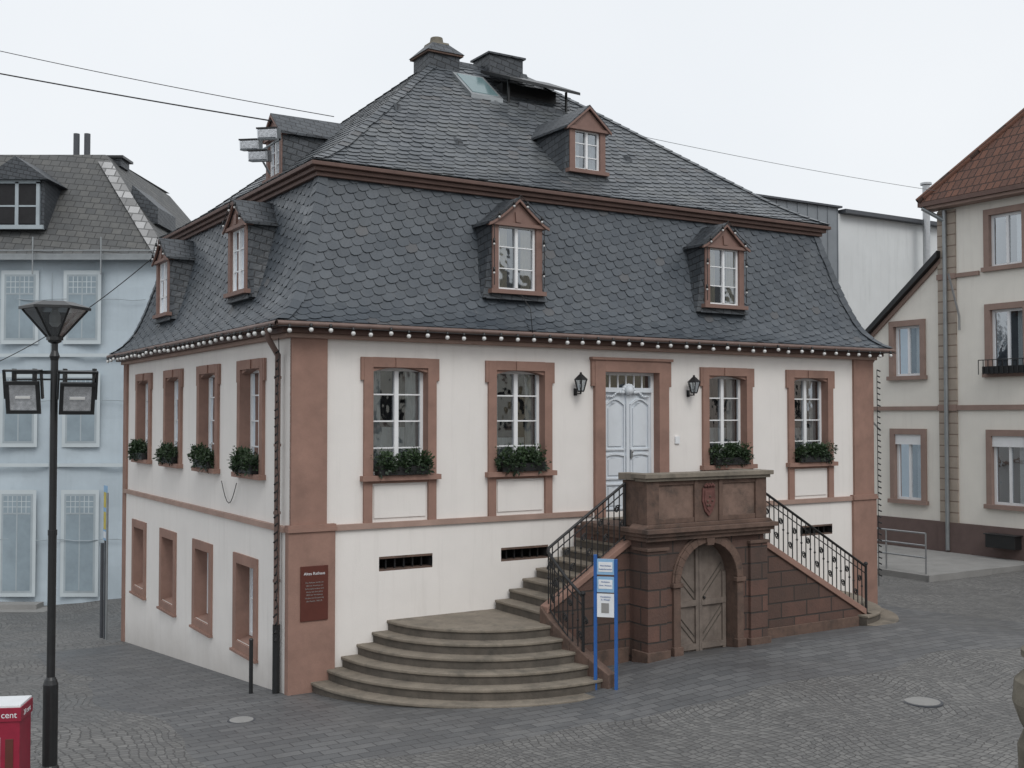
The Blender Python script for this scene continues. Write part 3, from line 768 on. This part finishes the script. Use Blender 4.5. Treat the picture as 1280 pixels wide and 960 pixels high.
for s_ in (-1,1):
    x0,x1=sorted((oc+s_*.60,oc+s_*.74)); gt.box(x0,x1,PV-.02,PV+.05,.15,spr-.07,SANDD); gt.box(x0-.03,x1+.03,PV-.02,PV+.08,spr-.07,spr,SANDD)
    gt.box(x0-.02,x1+.03,PV-.02,PV+.08,-.1,.42,SANDD)
gt.exo([(oc-.07,spr+.56),(oc+.07,spr+.56),(oc+.1,spr+.79),(oc-.1,spr+.79)],PV,PV+.09,SANDD)
for x0,x1 in ((U0-.02,U0+.36),(U1-.36,U1+.02)):
    gt.box(x0,x1,PV-.3,PV+.06,-.1,1.95,SANDB); gt.box(x0-.04,x1+.04,PV-.3,PV+.1,-.1,.40,SANDD)
    gt.box(x0-.03,x1+.03,PV-.3,PV+.09,1.95,2.0,SANDD)
gt.box(U0-.06,U1+.06,.4,PV+.10,2.10,2.17,SANDD); gt.box(U0-.10,U1+.10,.4,PV+.15,2.17,2.23,SANDD); gt.box(U0-.14,U1+.14,.42,PV+.2,2.23,2.30,SANDD)
gt.exo([(U0-.12,2.3),(U1+.12,2.3),(U1+.04,2.36),(U0-.04,2.36)],PV-.3,PV+.1,SANDD)
gt.box(U0,U1,PV-.16,PV+.0,2.36,3.03,SANDPN)
for x0,x1 in ((U0-.02,U0+.22),(U1-.22,U1+.02),(oc-.30,oc-.22),(oc+.22,oc+.30)): gt.box(x0,x1,PV-.18,PV+.045,2.36,3.03,SANDD)
gt.box(oc-.22,oc+.22,PV-.0,PV+.02,2.36,3.03,SANDD)
for x0,x1 in ((U0+.22,oc-.30),(oc+.30,U1-.22)):
    gt.box(x0,x1,PV,PV+.03,2.36,2.44,SANDD); gt.box(x0,x1,PV,PV+.03,2.96,3.03,SANDD)
for x in (U0,U1-.14): gt.box(x,x+.14,1.38,PV-.18,2.31,3.03,SANDD)
gt.box(U0-.07,U1+.07,PV-.2,PV+.09,3.03,3.08,STEP); gt.box(U0-.11,U1+.11,PV-.24,PV+.13,3.08,3.15,STEP)
for x in (U0-.05,U1-.17): gt.box(x,x+.22,1.33,PV-.242,3.04,3.148,STEP)
sh=[(oc-.13,2.9),(oc+.13,2.9),(oc+.14,2.68),(oc+.08,2.52),(oc,2.44),(oc-.08,2.52),(oc-.14,2.68)]
gt.exo(sh,PV+.02,PV+.05,SHIELD)
gt.exo([(oc+(a-oc)*.75,2.7+(z-2.7)*.75) for a,z in sh],PV+.05,PV+.065,SHIELD)
for i in range(7): gt.ball((oc-.09+.03*i,-0+PV+.06,2.93+.02*(i%2)),.025,SHIELD)
for i in range(5): gt.ball((oc-.05+.05*(i%3),PV+.07,2.62+.07*(i//2)),.02,SANDD)
g.build('portal_wall',ST,recalc=False); gt.build('portal_stone_trim',ST,bevel=.012)
g=Geo(front)
dpts=[(oc-orad,.0),(oc+orad,.0)]+[(a,z) for a,z in arch[::-1]]
g.exo(dpts,PV-.3,PV-.24,WOODD)
for s_ in (-1,1):
    xa=oc+s_*.05; xb=oc+s_*(orad-.02)
    g.box(min(oc+s_*.005,oc+s_*.07),max(oc+s_*.005,oc+s_*.07),PV-.24,PV-.205,.25,1.93,WOODD)
    g.box(min(xb,xb-s_*.07),max(xb,xb-s_*.07),PV-.24,PV-.205,.25,1.5,WOODD)
    for z in (.28,.98,): g.box(min(xa,xb),max(xa,xb),PV-.24,PV-.2,z,z+.09,WOODD)
    for base_z,top_z in ((.37,.98),(1.07,1.9)):
        for i in range(-6,12):
            zA=base_z+i*.11
            x0_=oc+s_*.08; x1_=oc+s_*(orad-.1)
            zz0,zz1=zA,zA+.45
            if zz0<base_z-.01 or zz1+.02>top_z: continue
            r1=math.hypot(x1_-oc,max(0,zz1+.03-spr))
            if r1>orad-.03: continue
            g.exo([(x0_,zz0),(x1_,zz1),(x1_,zz1+.018),(x0_,zz0+.018)],PV-.24,PV-.228,RISER)
g.ball((oc+.1,PV-.19,1.1),.025,IRON)
g.build('portal_door',ST)
# railings
def railing(name,path,hh=.83,sp=.125,scroll=3):
    P=[Vector(p) for p in path]
    top=[tuple(p) for p in P]; thick=[top]; bars=[[tuple(p-Vector((0,0,hh))) for p in P]]
    bars.append([tuple(p-Vector((0,0,.13))) for p in P])
    ds=[0]
    for a,b in zip(P,P[1:]): ds.append(ds[-1]+(b-a).length)
    tot=ds[-1]; n=int(tot/sp)
    def at(s):
        for k in range(len(P)-1):
            if s<=ds[k+1]+1e-9: return P[k].lerp(P[k+1],(s-ds[k])/max(1e-6,ds[k+1]-ds[k])),(P[k+1]-P[k]).normalized()
        return P[-1],(P[-1]-P[-2]).normalized()
    posts=[]; knots=[]
    for i in range(n+1):
        p,d=at(tot*i/n)
        bars.append([tuple(p),tuple(p-Vector((0,0,hh+.02)))])
        if i%scroll==1:
            dd=Vector((d.x,d.y,d.z))
            for (zc,r0,fl) in ((-.30,.06,1),(-.60,.06,-1)):
                sp_=[]
                for k in range(22):
                    t=k/21; r=r0*(1-.75*t); an=t*3.6*math.pi
                    c=p+Vector((0,0,zc))+dd*(sp/2*fl*.9)
                    sp_.append(tuple(c+dd*r*math.cos(an)*fl+Vector((0,0,r*math.sin(an)))))
                bars.append(sp_)
        else:
            knots.append(p-Vector((0,0,hh*.5)))
    for p in (P[0],P[-1]): posts.append([tuple(p+Vector((0,0,.02))),tuple(p-Vector((0,0,hh+.25)))])
    e=empty(name,M)
    tube('handrail',thick,.024,IRON,e); tube('balusters',bars,.010,IRON,e,res=1); tube('end_posts',posts,.024,IRON,e)
    gk=Geo()
    for k in knots: gk.ball(k,.022,IRON,6,4)
    gk.ball(P[-1]+Vector((0,0,.05)),.04,IRON,10,6)
    gk.build('baluster_knots',e)
railing('wrought_iron_railing',[(5.0,-1.5,2.98),(3.75,-1.5,2.18),(3.55,-1.5,2.05),(3.50,-1.56,2.0),(3.50,-1.75,1.86),(3.53,-2.0,1.66),(3.60,-2.32,1.42)])
railing('wrought_iron_railing',[(7.6,-1.5,2.98),(10.6,-1.5,1.27)])

# ------------------------------------------------------------------ information sign (blue posts)
SG=empty('information_sign',Matrix.Translation((1.33,15.85,.2))@Matrix.Rotation(R(-14),4,'Z'))
g=Geo()
g.box(-.17,-.125,-.025,.025,-.2,1.88,BLUE); g.box(.125,.17,-.025,.025,-.3,1.82,BLUE)
g.box(-.123,.123,-.02,.02,1.60,1.82,SIGNL); g.box(-.123,.123,-.021,.021,1.35,1.57,SIGNL); g.box(-.123,.123,-.02,.02,1.0,1.33,SIGNW)
g.box(-.1,.1,-.024,-.0205,1.64,1.78,SIGNW); g.box(-.1,.1,-.025,-.0215,1.40,1.53,SIGNW)
g.box(-.06,.05,-.024,-.0205,1.06,1.2,CONC)
g.build('sign_frame',SG,bevel=.004)
for z,t in ((1.72,'Altes Rathaus'),(1.67,'Stadtinformation'),(1.49,'Marktplatz'),(1.44,'Dom / Museum'),(1.28,'Wendelsdom'),(1.24,'St. Wendel')):
    text('sign_text',t,.028,BLUE,SG,(0,-.027,z),(R(90),0,0))
# ------------------------------------------------------------------ street lamp
SL=empty('street_lamp',Matrix.Translation((-5.13,12.45,.12)))
g=Geo()
g.lathe((0,0),[(.10,-.1),(.10,.03),(.08,.06),(.08,.95),(.065,1.0),(.045,1.03),(.045,2.6),(.05,2.6),(.05,2.66),(.04,2.66),(.04,4.55),(.055,4.6),(.035,4.66),(.035,4.74),(.07,4.76),(.08,4.8)],BLACKM,20)
def hx(r,z,ph=.3,n=6): return [(r*math.cos(ph+2*math.pi*i/n),r*math.sin(ph+2*math.pi*i/n),z) for i in range(n)]
g.prism(hx(.09,4.78),hx(.09,4.82),BLACKM)
g.prism(hx(.38,5.12),hx(.38,5.15),BLACKM); g.prism(hx(.38,5.15),hx(.2,5.21),BLACKM)
lo,hi=hx(.085,4.82),hx(.34,5.12)
sp=[[a,b] for a,b in zip(lo,hi)]
g.cyl((0,0),.03,.03,4.8,4.95,BLACKM,10); g.lathe((0,0),[(.03,4.93),(.06,4.97),(.06,5.06),(.03,5.12)],BULBM,12)
g.build('lamp_post',SL); tube('lantern_ribs',sp,.012,BLACKM,SL)
g=Geo()
for i in range(6): g.poly([lo[i],lo[(i+1)%6],hi[(i+1)%6],hi[i]],LGLASS)
g.build('lantern_panes',SL,recalc=False)
g=Geo(); g.box(-.47,.47,-.02,.02,4.40,4.44,BLACKM); g.box(-.47,.47,-.02,.02,4.33,4.35,BLACKM)
for x in (-.45,-.22,.12,.45): g.box(x-.015,x+.015,-.03,.03,4.25,4.46,BLACKM)
g.build('crossbar',SL)
REFL=base_mat('lamp_reflector',(.62,.64,.67),.22,.25,14,.3,20,metal=.8)
def flood(parent,name,loc,rot,w=.34,h=.34,d=.16):
    g=Geo()
    g.prism([(-w*.35,d,-h*.35),(w*.35,d,-h*.35),(w*.35,d,h*.35),(-w*.35,d,h*.35)],[(-w/2,0,-h/2),(w/2,0,-h/2),(w/2,0,h/2),(-w/2,0,h/2)],BLACKM)
    t=.04
    g.box(-w/2,w/2,-.05,0,h/2-t,h/2,BLACKM); g.box(-w/2,w/2,-.03,0,-h/2,-h/2+t,BLACKM); g.box(-w/2,-w/2+t,-.03,0,-h/2+t,h/2-t,BLACKM); g.box(w/2-t,w/2,-.03,0,-h/2+t,h/2-t,BLACKM)
    q=w/2-t; q2=q*.5
    oc_=[(-q,-.012,-q),(q,-.012,-q),(q,-.012,q),(-q,-.012,q)]; ic=[(-q2,-.003,-q2*.6),(q2,-.003,-q2*.6),(q2,-.003,q2*.6),(-q2,-.003,q2*.6)]
    for i in range(4): g.poly([oc_[i],oc_[(i+1)%4],ic[(i+1)%4],ic[i]],REFL)
    g.poly(ic,REFL)
    g.box(-.08,.08,-.024,-.006,-.012,.012,BULBM)
    g.box(-w/2-.025,-w/2-.005,.0,.05,-.02,h/2+.12,BLACKM); g.box(w/2+.005,w/2+.025,.0,.05,-.02,h/2+.12,BLACKM); g.box(-w/2-.025,w/2+.025,.0,.05,h/2+.1,h/2+.12,BLACKM)
    o=g.build(name,parent); o.location=loc; o.rotation_euler=rot
flood(SL,'floodlight_a',(-.31,-.08,4.14),(R(12),0,R(5)),.37,.37); flood(SL,'floodlight_b',(.29,-.08,4.13),(R(18),0,R(28)),.37,.37)
FL=empty('roof_floodlight',M)
tube('bracket',[[(1.5,5.15,8.75),(1.2,5.0,9.1)],[(1.2,5.3,9.1),(1.2,3.8,9.1)],[(1.2,4.5,9.1),(1.2,4.5,8.85)]],.02,ZINC,FL)
for p in ((1.1,5.1,9.24),(1.1,4.1,9.24),(1.1,4.6,8.93)):
    g=Geo(); w=.19
    g.box(-.1,.12,-w,w,-.09,.11,ZINC); g.box(-.12,-.1,-w-.01,w+.01,.095,.125,BLACKM)
    g.prism([(-.1,-w,-.08),(-.1,w,-.08),(-.1,w,.10),(-.1,-w,.10)],[(-.13,-w+.03,-.06),(-.13,w-.03,-.06),(-.13,w-.03,.08),(-.13,-w+.03,.08)],REFL)
    for k in range(5): g.box(.12,.15,-w+.03+.08*k,-w+.05+.08*k,-.07,.09,BLACKM)
    o=g.build('floodlight_head',FL); o.location=p; o.rotation_euler=(0,R(-8),R(50))

# ------------------------------------------------------------------ red coin box
CB=empty('coin_machine',Matrix.Translation((-5.27,11.75,.12))@Matrix.Rotation(R(8),4,'Z'))
g=Geo(); g.box(-.22,.16,-.2,.2,-.05,.78,RED); g.box(-.235,.175,-.215,.215,.78,.92,RED); g.box(-.225,.165,-.205,.205,.92,.945,SIGNW)
g.box(-.20,-.10,-.222,-.2155,.80,.9,RED); g.box(.02,.1,-.206,-.2005,.3,.6,MAROON); g.box(-.21,-.03,-.206,-.2005,.25,.62,SIGNW)
g.build('machine_body',CB,bevel=.01)
text('price_text','20 cent',.09,SIGNW,CB,(.0,-.218,.82),(R(90),0,0)); text('price_text','20 cent',.08,SIGNW,CB,(.178,0,.82),(R(90),0,R(90)))
# ------------------------------------------------------------------ stone fountain at right foreground
FT=empty('stone_fountain',Matrix.Translation((5.10,10.2,.12)))
g=Geo(); g.lathe((0,0),[(.62,-.2),(.62,.1),(.5,.18),(.44,.3),(.46,.9),(.40,1.05),(.44,1.12),(.50,1.3),(.48,1.5),(.36,1.62),(.38,1.7),(.42,1.72),(.42,1.78),(.3,1.85),(0,1.95)],GREYST,28)
g.build('fountain_column',FT,smooth=True)
# ------------------------------------------------------------------ bollard + banner + posts left
g=Geo(); g.cyl((0,0),.03,.03,-.3,.72,BLACKM,12); g.ball((0,0,.73),.035,BLACKM); g.build('bollard',mw=M@Matrix.Translation((-.38,.55,0)))
BN=empty('banner_sign',M@Matrix.Translation((-.25,10.9,-1)))
g=Geo(); g.cyl((0,0),.025,.025,-.2,3.3,ZINC,10)
g.prism([(-.01,.05,2.2),(.01,.05,2.2),(.01,.38,2.2),(-.01,.38,2.2)],[(-.01,.05,3.45),(.01,.05,3.45),(.01,.36,3.45),(-.01,.36,3.45)],SIGNL)
g.box(-.014,-.0105,.09,.33,2.95,3.3,YEL); g.box(-.014,-.0105,.09,.33,2.45,2.85,YEL); g.box(-.015,-.0105,.09,.33,2.25,2.4,SIGNW)
g.cyl((.02,.6),.04,.04,-.2,2.1,DGREY,10); g.cyl((.02,.25),.03,.03,-.2,2.3,DGREY,10); g.build('banner_board',BN)

# ------------------------------------------------------------------ scaffolded building (left)
SB=empty('scaffolded_building',Matrix.Translation((-10.45,33,-1.7)))
g=Geo(); W=24; HE=10.45; Dp=11
NX=96
def tz(x,z=0): return .05*math.sin(x*2.1+z*.3)+.025*math.sin(x*5.3+1-z*.5)+.02*math.sin(z*2.2+x)
NZ=24
for i in range(NX):
    x0=-W+W*i/NX; x1=-W+W*(i+1)/NX
    for j in range(NZ):
        za=HE*j/NZ; zb=HE*(j+1)/NZ
        g.poly([(x0,-tz(x0,za),za),(x1,-tz(x1,za),za),(x1,-tz(x1,zb),zb),(x0,-tz(x0,zb),zb)],TARPC)
g.poly([(0,0,0),(0,Dp,0),(0,Dp,HE),(0,0,HE)],TARPC)
rows=[(.55,3.45,'t'),(4.95,6.9,''),(8.0,9.95,'')]
for c in (-2.3,-4.15,-6.0,-7.85,-9.7):
    for (z0,z1,t) in rows:
        o=.115
        g.box(c-.56,c+.56,-o-.004,-o,z0-.12,z1+.12,TARPF)
        g.box(c-.46,c+.46,-o-.010,-o-.006,z0,z1,TARPD)
        g.box(c-.40,c+.40,-o-.015,-o-.012,z0+.06,z1-.06,TARPP)
        g.box(c-.02,c+.02,-o-.02,-o-.016,z0+.06,z1-.06,TARPD); 
        zt=z1-.6
        g.box(c-.40,c+.40,-o-.021,-o-.017,zt,zt+.05,TARPD)
        for k in range(1,6): x=c-.40+.80*k/6; g.box(x-.01,x+.01,-o-.0195,-o-.0155,zt+.05,z1-.06,TARPF)
        for k in range(1,3): g.box(c-.40,c+.40,-o-.0192,-o-.0152,zt+.05+.16*k,zt+.07+.16*k,TARPF)
for z in (4.25,7.5): g.box(-W,-.02,-.14,-.09,z,z+.10,TARPF)
g.poly([(-W,-.3,HE+.05),(.3,-.3,HE+.05),(-2.55,2.3,14.1),(-W,2.3,14.1)],SLATEOLD)
g.poly([(.3,-.3,HE+.05),(.3,Dp,HE+.05),(-2.55,Dp-2,14.1),(-2.55,2.3,14.1)],SLATEOLD)
g.poly([(-2.55,2.3,14.1),(-W,2.3,14.1),(-W,Dp-2,14.2),(-2.55,Dp-2,14.2)],SLATEOLD)
def hp(t,off,l=0): return (.3-2.85*t-off, -.3+2.6*t-.03, HE+.05+3.65*t+.05)
g.poly([hp(0,0),hp(0,.45),hp(.9,.42),hp(.9,0)],SNOWSL)
g.box(-W,.35,-.42,-.25,HE-.1,HE+.08,ZINC)
for c in (-4.35,-9):
    g.box(c-.8,c+.8,.1,2.2,11.35,12.9,SLATET); g.box(c-.62,c-.05,.06,.1,11.5,12.7,DARKIN); g.box(c+.05,c+.62,.06,.1,11.5,12.7,DARKIN)
    for x in (c-.7,c-.05,c+.58): g.box(x,x+.1,.03,.12,11.45,12.75,TARPD)
    g.box(c-.7,c+.68,.03,.12,12.7,12.8,TARPD); g.box(c-.8,c+.8,.0,.12,11.33,11.45,TARPD); g.box(c-.6,c+.6,.045,.06,12.0,12.05,TARPD)
    g.prism([(c-1.0,-.1,12.8),(c+1.0,-.1,12.8),(c,-.1,13.5)],[(c-1.0,2.6,12.8),(c+1.0,2.6,12.8),(c,2.6,13.5)],SLATET)
g.prism([(-1.5,1.2,11.7),(-.5,1.2,11.7),(-.5,1.2,12.2),(-1.3,1.2,12.9)],[(-1.5,3,11.7),(-.5,3,11.7),(-.5,3,12.2),(-1.3,3,12.9)],SLATET)
for x in (-3.75,-3.4): g.cyl((x,3.0),.1,.1,13.8,14.95,DGREY,10)
g.box(-3.0,-2.3,3,3.8,13.9,14.15,SLATET); g.box(-3.1,-2.2,2.9,3.9,14.15,14.23,BLACKM)
g.build('facade_and_roof',SB,recalc=False)
sc=[]
for i in range(12): x=.4-2.0*i; sc.append([(x,-.55,9.9),(x,-.55,11.0)])
sc.append([(-W,-.55,10.6),(.5,-.55,10.6)]); sc.append([(.5,-.55,10.9),(.5,4,10.9)])
tube('scaffold_tubes',sc,.022,ZINC,SB)
seam=[]
for z in (2.1,6.2,9.2):
    seam.append([(-W+i*.4,-.13-tz(-W+i*.4,z),z+.03*math.sin(i*1.7)) for i in range(60)])
for x in (-3.2,-7.0,-11): seam.append([(x,-.11-tz(x,z/3),z/3) for z in range(0,31)])
tube('tarp_seams',seam,.012,TARPD,SB)
g=Geo(); g.box(-9.5,-2.9,-1.1,-.2,-.3,.16,CONC); g.box(-9.5,-3.3,-.7,-.2,.16,.3,CONC); g.build('entrance_steps',SB)

# ------------------------------------------------------------------ right corner house
CH=empty('corner_house',M)
FX=21.8
cx=lambda a,o,z:(FX-o,a,z)
g=Geo(cx); gg=Geo(cx); gt=Geo(cx)
mains=[(2.62,3.62,1.6,3.5),(2.62,3.62,5.25,7.0),(2.62,3.62,8.2,9.65),(-1.2,-.2,1.6,3.5),(-1.2,-.2,5.25,7.0),(-1.2,-.2,8.2,9.65),(.7,1.7,5.25,7.0),(.7,1.7,8.2,9.65)]
wall(g,-8,5.3,-.3,10.1,mains,0,CREAM2)
wing=[(5.95,6.9,1.55,3.5),(5.95,6.9,5.25,6.75)]
wall(g,5.3,11,-.3,5.0,[wing[0]],-.02,CREAM2)
a0,a1,z0,z1=wing[1]
g.poly([(5.3,-.02,5.0),(5.95,-.02,5.0),(5.95,-.02,8.0),(5.3,-.02,8.62)],CREAM2)
g.poly([(5.95,-.02,z1),(6.9,-.02,z1),(6.9,-.02,7.2),(5.95,-.02,8.0)],CREAM2)
g.poly([(5.95,-.02,5.0),(6.9,-.02,5.0),(6.9,-.02,z0),(5.95,-.02,z0)],CREAM2)
g.poly([(6.9,-.02,5.0),(9.6,-.02,5.0),(6.9,-.02,7.2)],CREAM2)
for q in mains+wing:
    a0,a1,z0,z1=q; w=.17
    gt.box(a0-w,a0,-.15,.05,z0,z1+w,SANDR); gt.box(a1,a1+w,-.15,.05,z0,z1+w,SANDR); gt.box(a0,a1,-.15,.052,z1,z1+w,SANDR); gt.box(a0-w-.05,a1+w+.05,-.15,.11,z0-.12,z0,SANDR)
    casement(gt,gg,a0,a1,z0,z1,-.08,1,.02,.07,.07); cavity(gt,a0,a1,z0,z1,-.14,-.8,DARKIN)
    curtain(gt,a0+.02,a0+.3,z0,z1,-.2,CURT)
    if z0<2: gt.box(a0,a1,-.06,.0,z1-.3,z1,WHITE)
gt.box(-8,4.7,0,.06,4.22,4.36,SANDR); gt.box(4.7,5.3,0,.05,1.0,10.0,QUOIN); gt.box(4.7,5.32,.05,.08,4.2,4.38,SANDR)
gt.box(4.7,5.32,.05,.08,8.0,8.16,SANDR); gt.box(3.95,4.7,0,.06,8.02,8.14,SANDR)
gt.box(-8,5.34,0,.09,-.3,1.0,PLINTH); gt.box(5.34,11,-.02,.05,-.3,1.0,PLINTH); gt.box(5.36,10,-.02,.04,4.22,4.34,SANDR)
gt.exo([(5.2,8.66),(9.9,4.85),(9.9,5.02),(5.2,8.85)],-.3,.22,BLACKM)
gt.exo([(5.2,8.5),(9.9,4.7),(9.9,4.84),(5.2,8.64)],-.02,.06,SANDR)
gt.box(-8.3,5.55,-.1,.42,10.05,10.14,SANDR); gt.box(-8.35,5.62,-.1,.5,10.14,10.27,CORN)
g.build('walls',CH,recalc=False); gt.build('trim_and_windows',CH); gg.build('glass',CH,recalc=False)
g=Geo()
x0=FX-.5
g.poly([(x0,5.6,10.28),(x0,-8.3,10.28),(x0+5,-3.4,16.2),(x0+5,.7,16.2)],TILE)
g.poly([(x0,5.6,10.28),(x0+5,.7,16.2),(x0+10,5.6,10.28)],TILE)
g.poly([(x0+10,5.6,10.28),(x0+5,.7,16.2),(x0+5,-3.4,16.2),(x0+10,-8.3,10.28)],TILE)
g.poly([(x0,-8.3,10.28),(x0+10,-8.3,10.28),(x0+5,-3.4,16.2)],TILE)
g.poly([(FX,5.3,-.3),(FX+9,5.3,-.3),(FX+9,5.3,10.1),(FX,5.3,10.1)],CREAM2)
g.poly([(FX,-8,-.3),(FX+9,-8,-.3),(FX+9,-8,10.1),(FX,-8,10.1)],CREAM2)
g.poly([(FX+.02,5.3,8.7),(FX+.02,9.9,4.9),(FX+7,9.9,4.9),(FX+7,5.3,8.7)],TILE)
g.build('tiled_roof',CH,recalc=False)
tube('hip_tiles',[[(x0,5.6,10.3),(x0+5,.7,16.22)]],.11,TILE,CH)
tube('downpipe',[[(FX-.12,5.0,10.0),(FX-.12,5.0,.2)],[(FX-.45,5.5,10.1),(FX-.12,5.0,9.7)]],.06,ZINC,CH)
tube('cable_conduit',[[(FX-.5,4.6,8.1),(FX-.1,4.55,6.9),(FX-.1,4.55,6.5)],[(FX-.6,7.6,4.2),(FX-.05,7.4,3.6)]],.03,STEEL,CH)
g=Geo(cx); g.box(2.4,3.7,.06,.3,5.22,5.42,BLACKM); g.build('window_box',CH)
tube('window_box_rail',[[(FX-.32,2.3,5.6),(FX-.32,3.8,5.6)]]+[[(FX-.32,2.3+.15*i,5.2),(FX-.32,2.3+.15*i,5.6)] for i in range(11)],.012,IRON,CH)

# ramp
RP=empty('access_ramp',M)
g=Geo(); g.box(17.2,FX-.1,2.2,8,-.1,.15,CONC); g.box(17.15,19.6,2.15,2.2,-.1,.17,CONC)
g.build('ramp_slab',RP,bevel=.01)
sp=[]
for v in (2.4,3.6,4.8,6.0,7.2): sp.append([(17.35,v,.1),(17.35,v,1.15)])
for z in (1.15,.85,.55): sp.append([(17.35,2.4,z),(17.35,7.6,z)])
for u in (17.35,18.6,19.8): sp.append([(u,7.2,.1),(u,7.2,1.15)])
sp.append([(17.35,7.2,1.15),(19.8,7.2,1.15)])
tube('ramp_handrail',sp,.022,STEEL,RP,res=3)
IR=empty('iron_fence',M)
sp=[[(19.3,.9,1.0),(19.3,-2,1.0)],[(19.3,.9,.1),(19.3,-2,.1)]]
for i in range(24): sp.append([(19.3,.9-.125*i,.1),(19.3,.9-.125*i,1.0)])
sp.append([(19.3,.9,0),(19.3,.9,1.1)])
tube('fence_bars',sp,.013,IRON,IR)
g=Geo(); g.box(19.25,19.35,-2,.95,-.2,.12,CONC); g.build('fence_kerb',IR)
g=Geo(); g.box(FX-.4,FX-.1,2.7,3.6,.45,.8,BLACKM); g.box(FX-.42,FX-.1,2.65,3.65,.8,.83,BLACKM); g.build('letter_box_unit',mw=M,bevel=.01)

# ------------------------------------------------------------------ rendered building behind
WB=empty('rendered_building',M)
g=Geo(); vb=13.6
g.box(26.9,36,vb,vb+9,-.5,11.75,WALLG); g.box(19.5,26.9,vb+.6,vb+9,-.5,9,WALLG)
g.box(22.6,26.9,vb-.02,vb+8,9.0,11.95,METALC)
for i in range(9): g.box(22.6+.53*i,22.63+.53*i,vb-.05,vb-.02,9.0,11.95,METALC)
g.box(22.5,27.0,vb-.15,vb+9.3,11.95,12.02,DGREY); g.box(27.0,36.5,vb-.3,vb+9.3,11.75,11.90,DGREY)
g.box(19.4,22.6,vb+.5,vb+9,9,9.1,DGREY)
g.lathe((31.3,vb-.6),[(.14,7),(.14,12.6),(.2,12.62),(.2,12.75),(.14,12.77),(.14,13.2),(.22,13.22),(.22,13.3)],STEEL,14)
g.cyl((31.3,vb-.6),.17,.17,9.0,9.15,BLACKM,12)
g.build('walls_and_roof',WB)

# ------------------------------------------------------------------ houses across the square (behind the viewer, seen in the panes)
HC=[(.55,.47,.36),(.45,.25,.18),(.62,.58,.5),(.5,.42,.3),(.6,.5,.42)]
for k in range(5):
    e=empty('townhouse',M); g=Geo(); u0=-6+11*k; hgt=8.5+random.uniform(-1,2); mt=base_mat('townhouse_plaster',HC[k],.9,.06,1,0)
    u1=u0+10.6; v0,v1=-46,-35
    ops=[(u0+1+2.4*i,u0+2+2.4*i,1.0+2.8*j,2.6+2.8*j) for i in range(4) for j in range(3)]
    ops=[q for q in ops if q[3]<hgt-.2]
    xf=lambda a,o,z:(a,v1+o,z)
    g.xf=xf; wall(g,u0,u1,-.2,hgt,ops,0,mt)
    for q in ops: cavity(g,*q,0,-.3,DARKIN); g.box(q[0]-.12,q[1]+.12,0,.08,q[2]-.15,q[2],SANDR)
    g.xf=None
    for uu in (u0,u1): g.poly([(uu,v0,-.2),(uu,v1,-.2),(uu,v1,hgt),(uu,(v0+v1)/2,hgt+4),(uu,v0,hgt)],mt)
    g.poly([(u0,v0,-.2),(u1,v0,-.2),(u1,v0,hgt),(u0,v0,hgt)],mt)
    g.poly([(u0-.1,v1+.4,hgt-.1),(u1+.1,v1+.4,hgt-.1),(u1+.1,(v0+v1)/2,hgt+4.05),(u0-.1,(v0+v1)/2,hgt+4.05)],SLATEOLD)
    g.poly([(u0-.1,v0-.4,hgt-.1),(u1+.1,v0-.4,hgt-.1),(u1+.1,(v0+v1)/2,hgt+4.05),(u0-.1,(v0+v1)/2,hgt+4.05)],SLATEOLD)
    g.build('house_walls_and_roof',e,recalc=False)

# ------------------------------------------------------------------ wires
def sag(p,q,s,n=24): return [(p[0]+(q[0]-p[0])*t,p[1]+(q[1]-p[1])*t,p[2]+(q[2]-p[2])*t-s*4*t*(1-t)) for t in [i/n for i in range(n+1)]]
pd=L2W(1.6,5.0,9.75)
tube('overhead_wire',[sag((-22,24,13.8),tuple(pd),.15)],.014,IRON)
tube('overhead_wire',[sag((-22,30,16.0),tuple(L2W(3.6,7.0,10.6)),.2)],.009,IRON)
tube('overhead_wire',[sag(tuple(L2W(8.3,5.4,10.9)),tuple(L2W(22,5.2,10.6)),.1)],.007,ZINC)
tube('overhead_wire',[sag((-14,28,5.0),tuple(L2W(.1,8.6,7.4)),.3)],.010,IRON)

# ------------------------------------------------------------------ world, sun, camera
w=bpy.data.worlds.new('World'); scn.world=w; w.use_nodes=True; nt=w.node_tree
bg=nt.nodes['Background']
sky=nd(nt,'ShaderNodeTexSky',sky_type='NISHITA'); sky.sun_disc=False
sky.sun_elevation=R(48); sky.dust_density=4; sky.air_density=1.2
sd=Vector((.35,-.80,.95)).normalized()   # towards the sun
sky.sun_rotation=math.atan2(sd.x,sd.y)
# overcast deck : faint large cloud structure over the clear-sky model
tcw=nd(nt,'ShaderNodeTexCoord').outputs['Generated']
cl_=ramp(nt,noise(nt,tcw,2.2,4,.5),.3,.7)
deck=mixc(nt,cl_,(9.0,9.35,9.75),(9.7,9.95,10.2))
c=mixc(nt,.90,sky.outputs[0],deck); nt.links.new(c,bg.inputs[0]); bg.inputs[1].default_value=.1
sun=bpy.data.lights.new('sun','SUN'); sun.energy=1.2; sun.angle=R(28); sun.color=(1,.99,.97)
so=bpy.data.objects.new('sun',sun); scn.collection.objects.link(so); so.rotation_euler=sd.to_track_quat('Z','Y').to_euler()
cam=bpy.data.cameras.new('camera'); co=bpy.data.objects.new('camera',cam); scn.collection.objects.link(co)
cam.lens=39.07; cam.sensor_width=36; cam.clip_end=3000; co.location=(0,0,4.05); co.rotation_euler=(R(91.65),0,0)
scn.camera=co
scn.view_settings.view_transform='Standard'; scn.view_settings.look='None'; scn.view_settings.exposure=0
